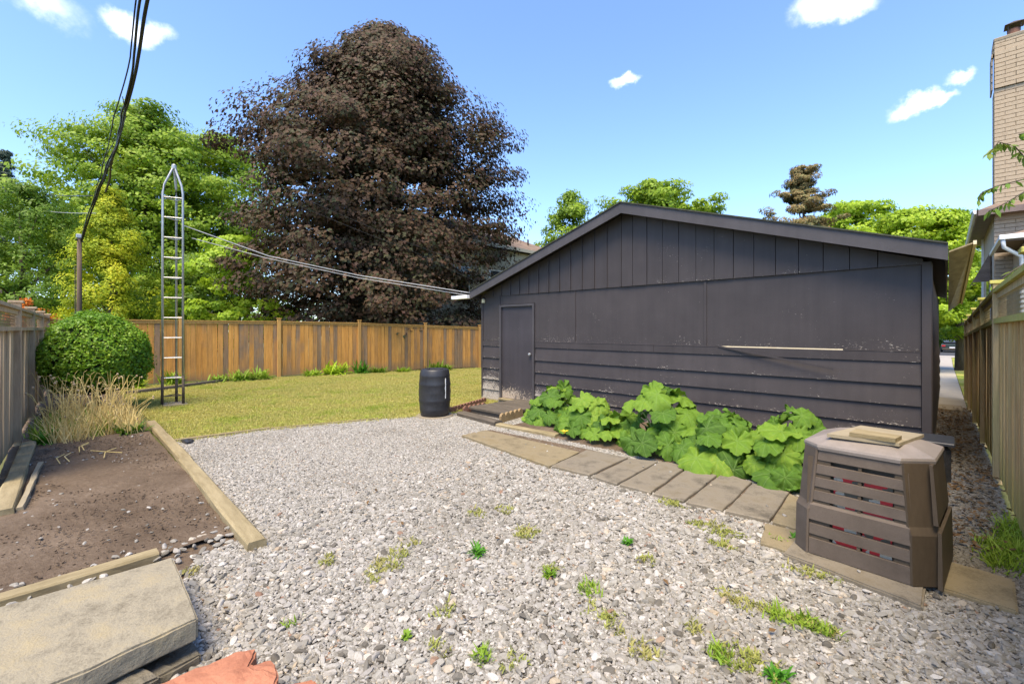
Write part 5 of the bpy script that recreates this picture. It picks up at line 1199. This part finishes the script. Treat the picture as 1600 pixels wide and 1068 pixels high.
# ---------------------------------------------------------------- pole and cables
px_, py_ = CW(124, 14.2); ztop = Zat(372, 14.2)
po = thing('utility_pole', 'weathered wooden utility pole behind the clipped bush', 'pole', (px_, py_, 0))
MB().tube([(px_, py_, -.1), (px_+.03, py_, 2.5), (px_+.05, py_, ztop)], [.075, .065, .055], 10).build('post', M['pole'], po, smooth=True)
MB().bbox(px_-.02, px_+.12, py_-.08, py_+.06, ztop, ztop+.12, .02).build('top_cap', M['metal'], po)
MB().tube([(px_-.2, py_+.1, ztop-.08), (px_+.2, py_-.1, ztop-.08)], .02, 6).build('bracket', M['metal_dark'], po)
MB().tube([(px_+.25, py_-.1, 0), (px_+.2, py_-.1, 3.6)], .012, 6).build('conduit', M['metal_dark'], po)
def wpt(px, py, Y): x, y = CW(px, Y); return Vector((x, y, Zat(py, Y)))
def cable(pts, r, mat, label, name='cable', cat='cable', sag=0, group=None, wob=0, n=14):
    P = [wpt(*p) for p in pts]; Q = []
    for i in range(len(P)-1):
        for k in range(n):
            t_ = k/n; q = P[i].lerp(P[i+1], t_); q.z -= sag*4*t_*(1-t_); 
            if wob: q += mnoise.noise_vector(q*1.1)*wob
            Q.append(q)
    Q.append(P[-1]); o = MB().tube(Q, r, 6).build(name, mat, smooth=True); tag(o, label, cat, group); return o
cable([(245, -60, 5.5), (222, 60, 6.5), (200, 160, 8), (180, 235, 10.5), (152, 305, 12.4), (137, 350, 13.4), (128, 376, 14.2)], .022, M['wire'], 'thick black overhead cable, right strand of the bundle to the pole', wob=.03)
cable([(234, -60, 5.5), (214, 60, 6.5), (195, 160, 8), (178, 232, 10.5), (149, 305, 12.4), (134, 350, 13.4), (126, 376, 14.2)], .016, M['wire'], 'thinner black cable, middle strand of the bundle to the pole', wob=.05)
cable([(224, -60, 5.5), (203, 90, 6.9), (176, 190, 8.6), (158, 270, 11.5), (140, 330, 12.8), (126, 378, 14.2)], .010, M['wire'], 'thin separate cable left of the black bundle', wob=.03)
cable([(190, 150, 7.8), (198, 185, 8.4), (182, 220, 9.6), (170, 262, 11), (163, 250, 11.3), (178, 215, 9.6)], .007, M['wire'], 'loose loop of thin wire hanging on the black bundle', wob=.05)
cable([(178, 235, 10.5), (172, 275, 11.5), (165, 300, 12)], .02, M['metal_dark'], 'splice sleeve on the black cable bundle', name='cable_splice', wob=.03)
cable([(-60, 292, 24), (60, 302, 21), (145, 306, 12.6)], .014, M['wire'], 'upper thin wire running to the left edge', sag=.05)
cable([(-60, 325, 24), (60, 328, 21), (150, 333, 13)], .010, M['wire_grey'], 'lower faint wire running to the left edge', sag=.05)
cable([(200, 175, 9), (330, 240, 12), (480, 312, 14), (640, 380, 15), (770, 425, 16)], .006, M['wire'], 'thin wire crossing the upper part of the purple maple', sag=.02)
cable([(286, 352, 9.5), (420, 400, 10), (560, 430, 10.6), (738, 458, 10.3)], .011, M['wire_grey'], 'pale cable from the mast to the garage, upper one')
cable([(300, 372, 9.8), (420, 404, 10.2), (560, 434, 10.8), (736, 462, 10.3)], .009, M['wire_grey'], 'pale cable from the mast to the garage, lower one')
cable([(160, 200, 10), (330, 262, 12), (500, 335, 13.4), (640, 390, 14), (745, 440, 14.5)], .005, M['wire'], 'faint wire under the thin one across the maple', sag=.02)

# ---------------------------------------------------------------- cherry twigs reaching in from the right
ctx, cty = 9.35, -1.0
t = thing('cherry_tree', 'cherry branches with drooping leaves reaching in at the right edge', 'tree', (ctx, cty, 0))
MB().tube([(ctx, cty, -.1), (ctx+.05, cty, 1.6), (ctx+.1, cty+.1, 3.6)], [.1, .08, .04], 8).build('trunk', M['bark'], t, smooth=True)
rr = random.Random(12)
def wleaf(mat):
    mb = MB(); P_ = [(0, 0, 0), (.25, .16, .02), (.6, .2, .0), (1, 0, -.12), (.6, -.2, .0), (.25, -.16, .02), (.5, 0, -.04)]
    mb.add(P_, [(0, 6, 1), (1, 6, 2), (2, 6, 3), (3, 6, 4), (4, 6, 5), (5, 6, 0)]); return mb.mesh('leaf', mat)
cl = wleaf(M['cherry'])
for br in [[(1640, 255, 5.2), (1600, 245, 5.2), (1585, 228, 5.2), (1560, 222, 5.2), (1545, 240, 5.2)], [(1640, 300, 5.3), (1600, 300, 5.3), (1570, 318, 5.3), (1545, 330, 5.3)],
           [(1640, 270, 5.6), (1560, 290, 5.6), (1535, 300, 5.6), (1527, 318, 5.6)], [(1640, 400, 5.0), (1600, 412, 5.0), (1575, 428, 5.0), (1550, 450, 5.0)], [(1640, 200, 5.1), (1610, 206, 5.1), (1592, 210, 5.1)]]:
    P_ = [wpt(*p) for p in br]; root_ = Vector((ctx+.1, cty+.1, 3.0)); Pn = [root_]+P_
    MB().tube(Pn, [.03]+[.008-.001*i for i in range(len(P_))], 5).build('branch', M['bark'], t, smooth=True)
    for i in range(len(P_)-1):
        for k in range(9):
            q = P_[i].lerp(P_[i+1], rr.random()); a = rr.uniform(0, 2*PI)
            o = child('leaf', cl, t, q-Vector((ctx, cty, 0)), (rr.uniform(-.8, .8), rr.uniform(.3, 1.4), a)); s_ = rr.uniform(.07, .13); o.scale = (s_, s_, s_)
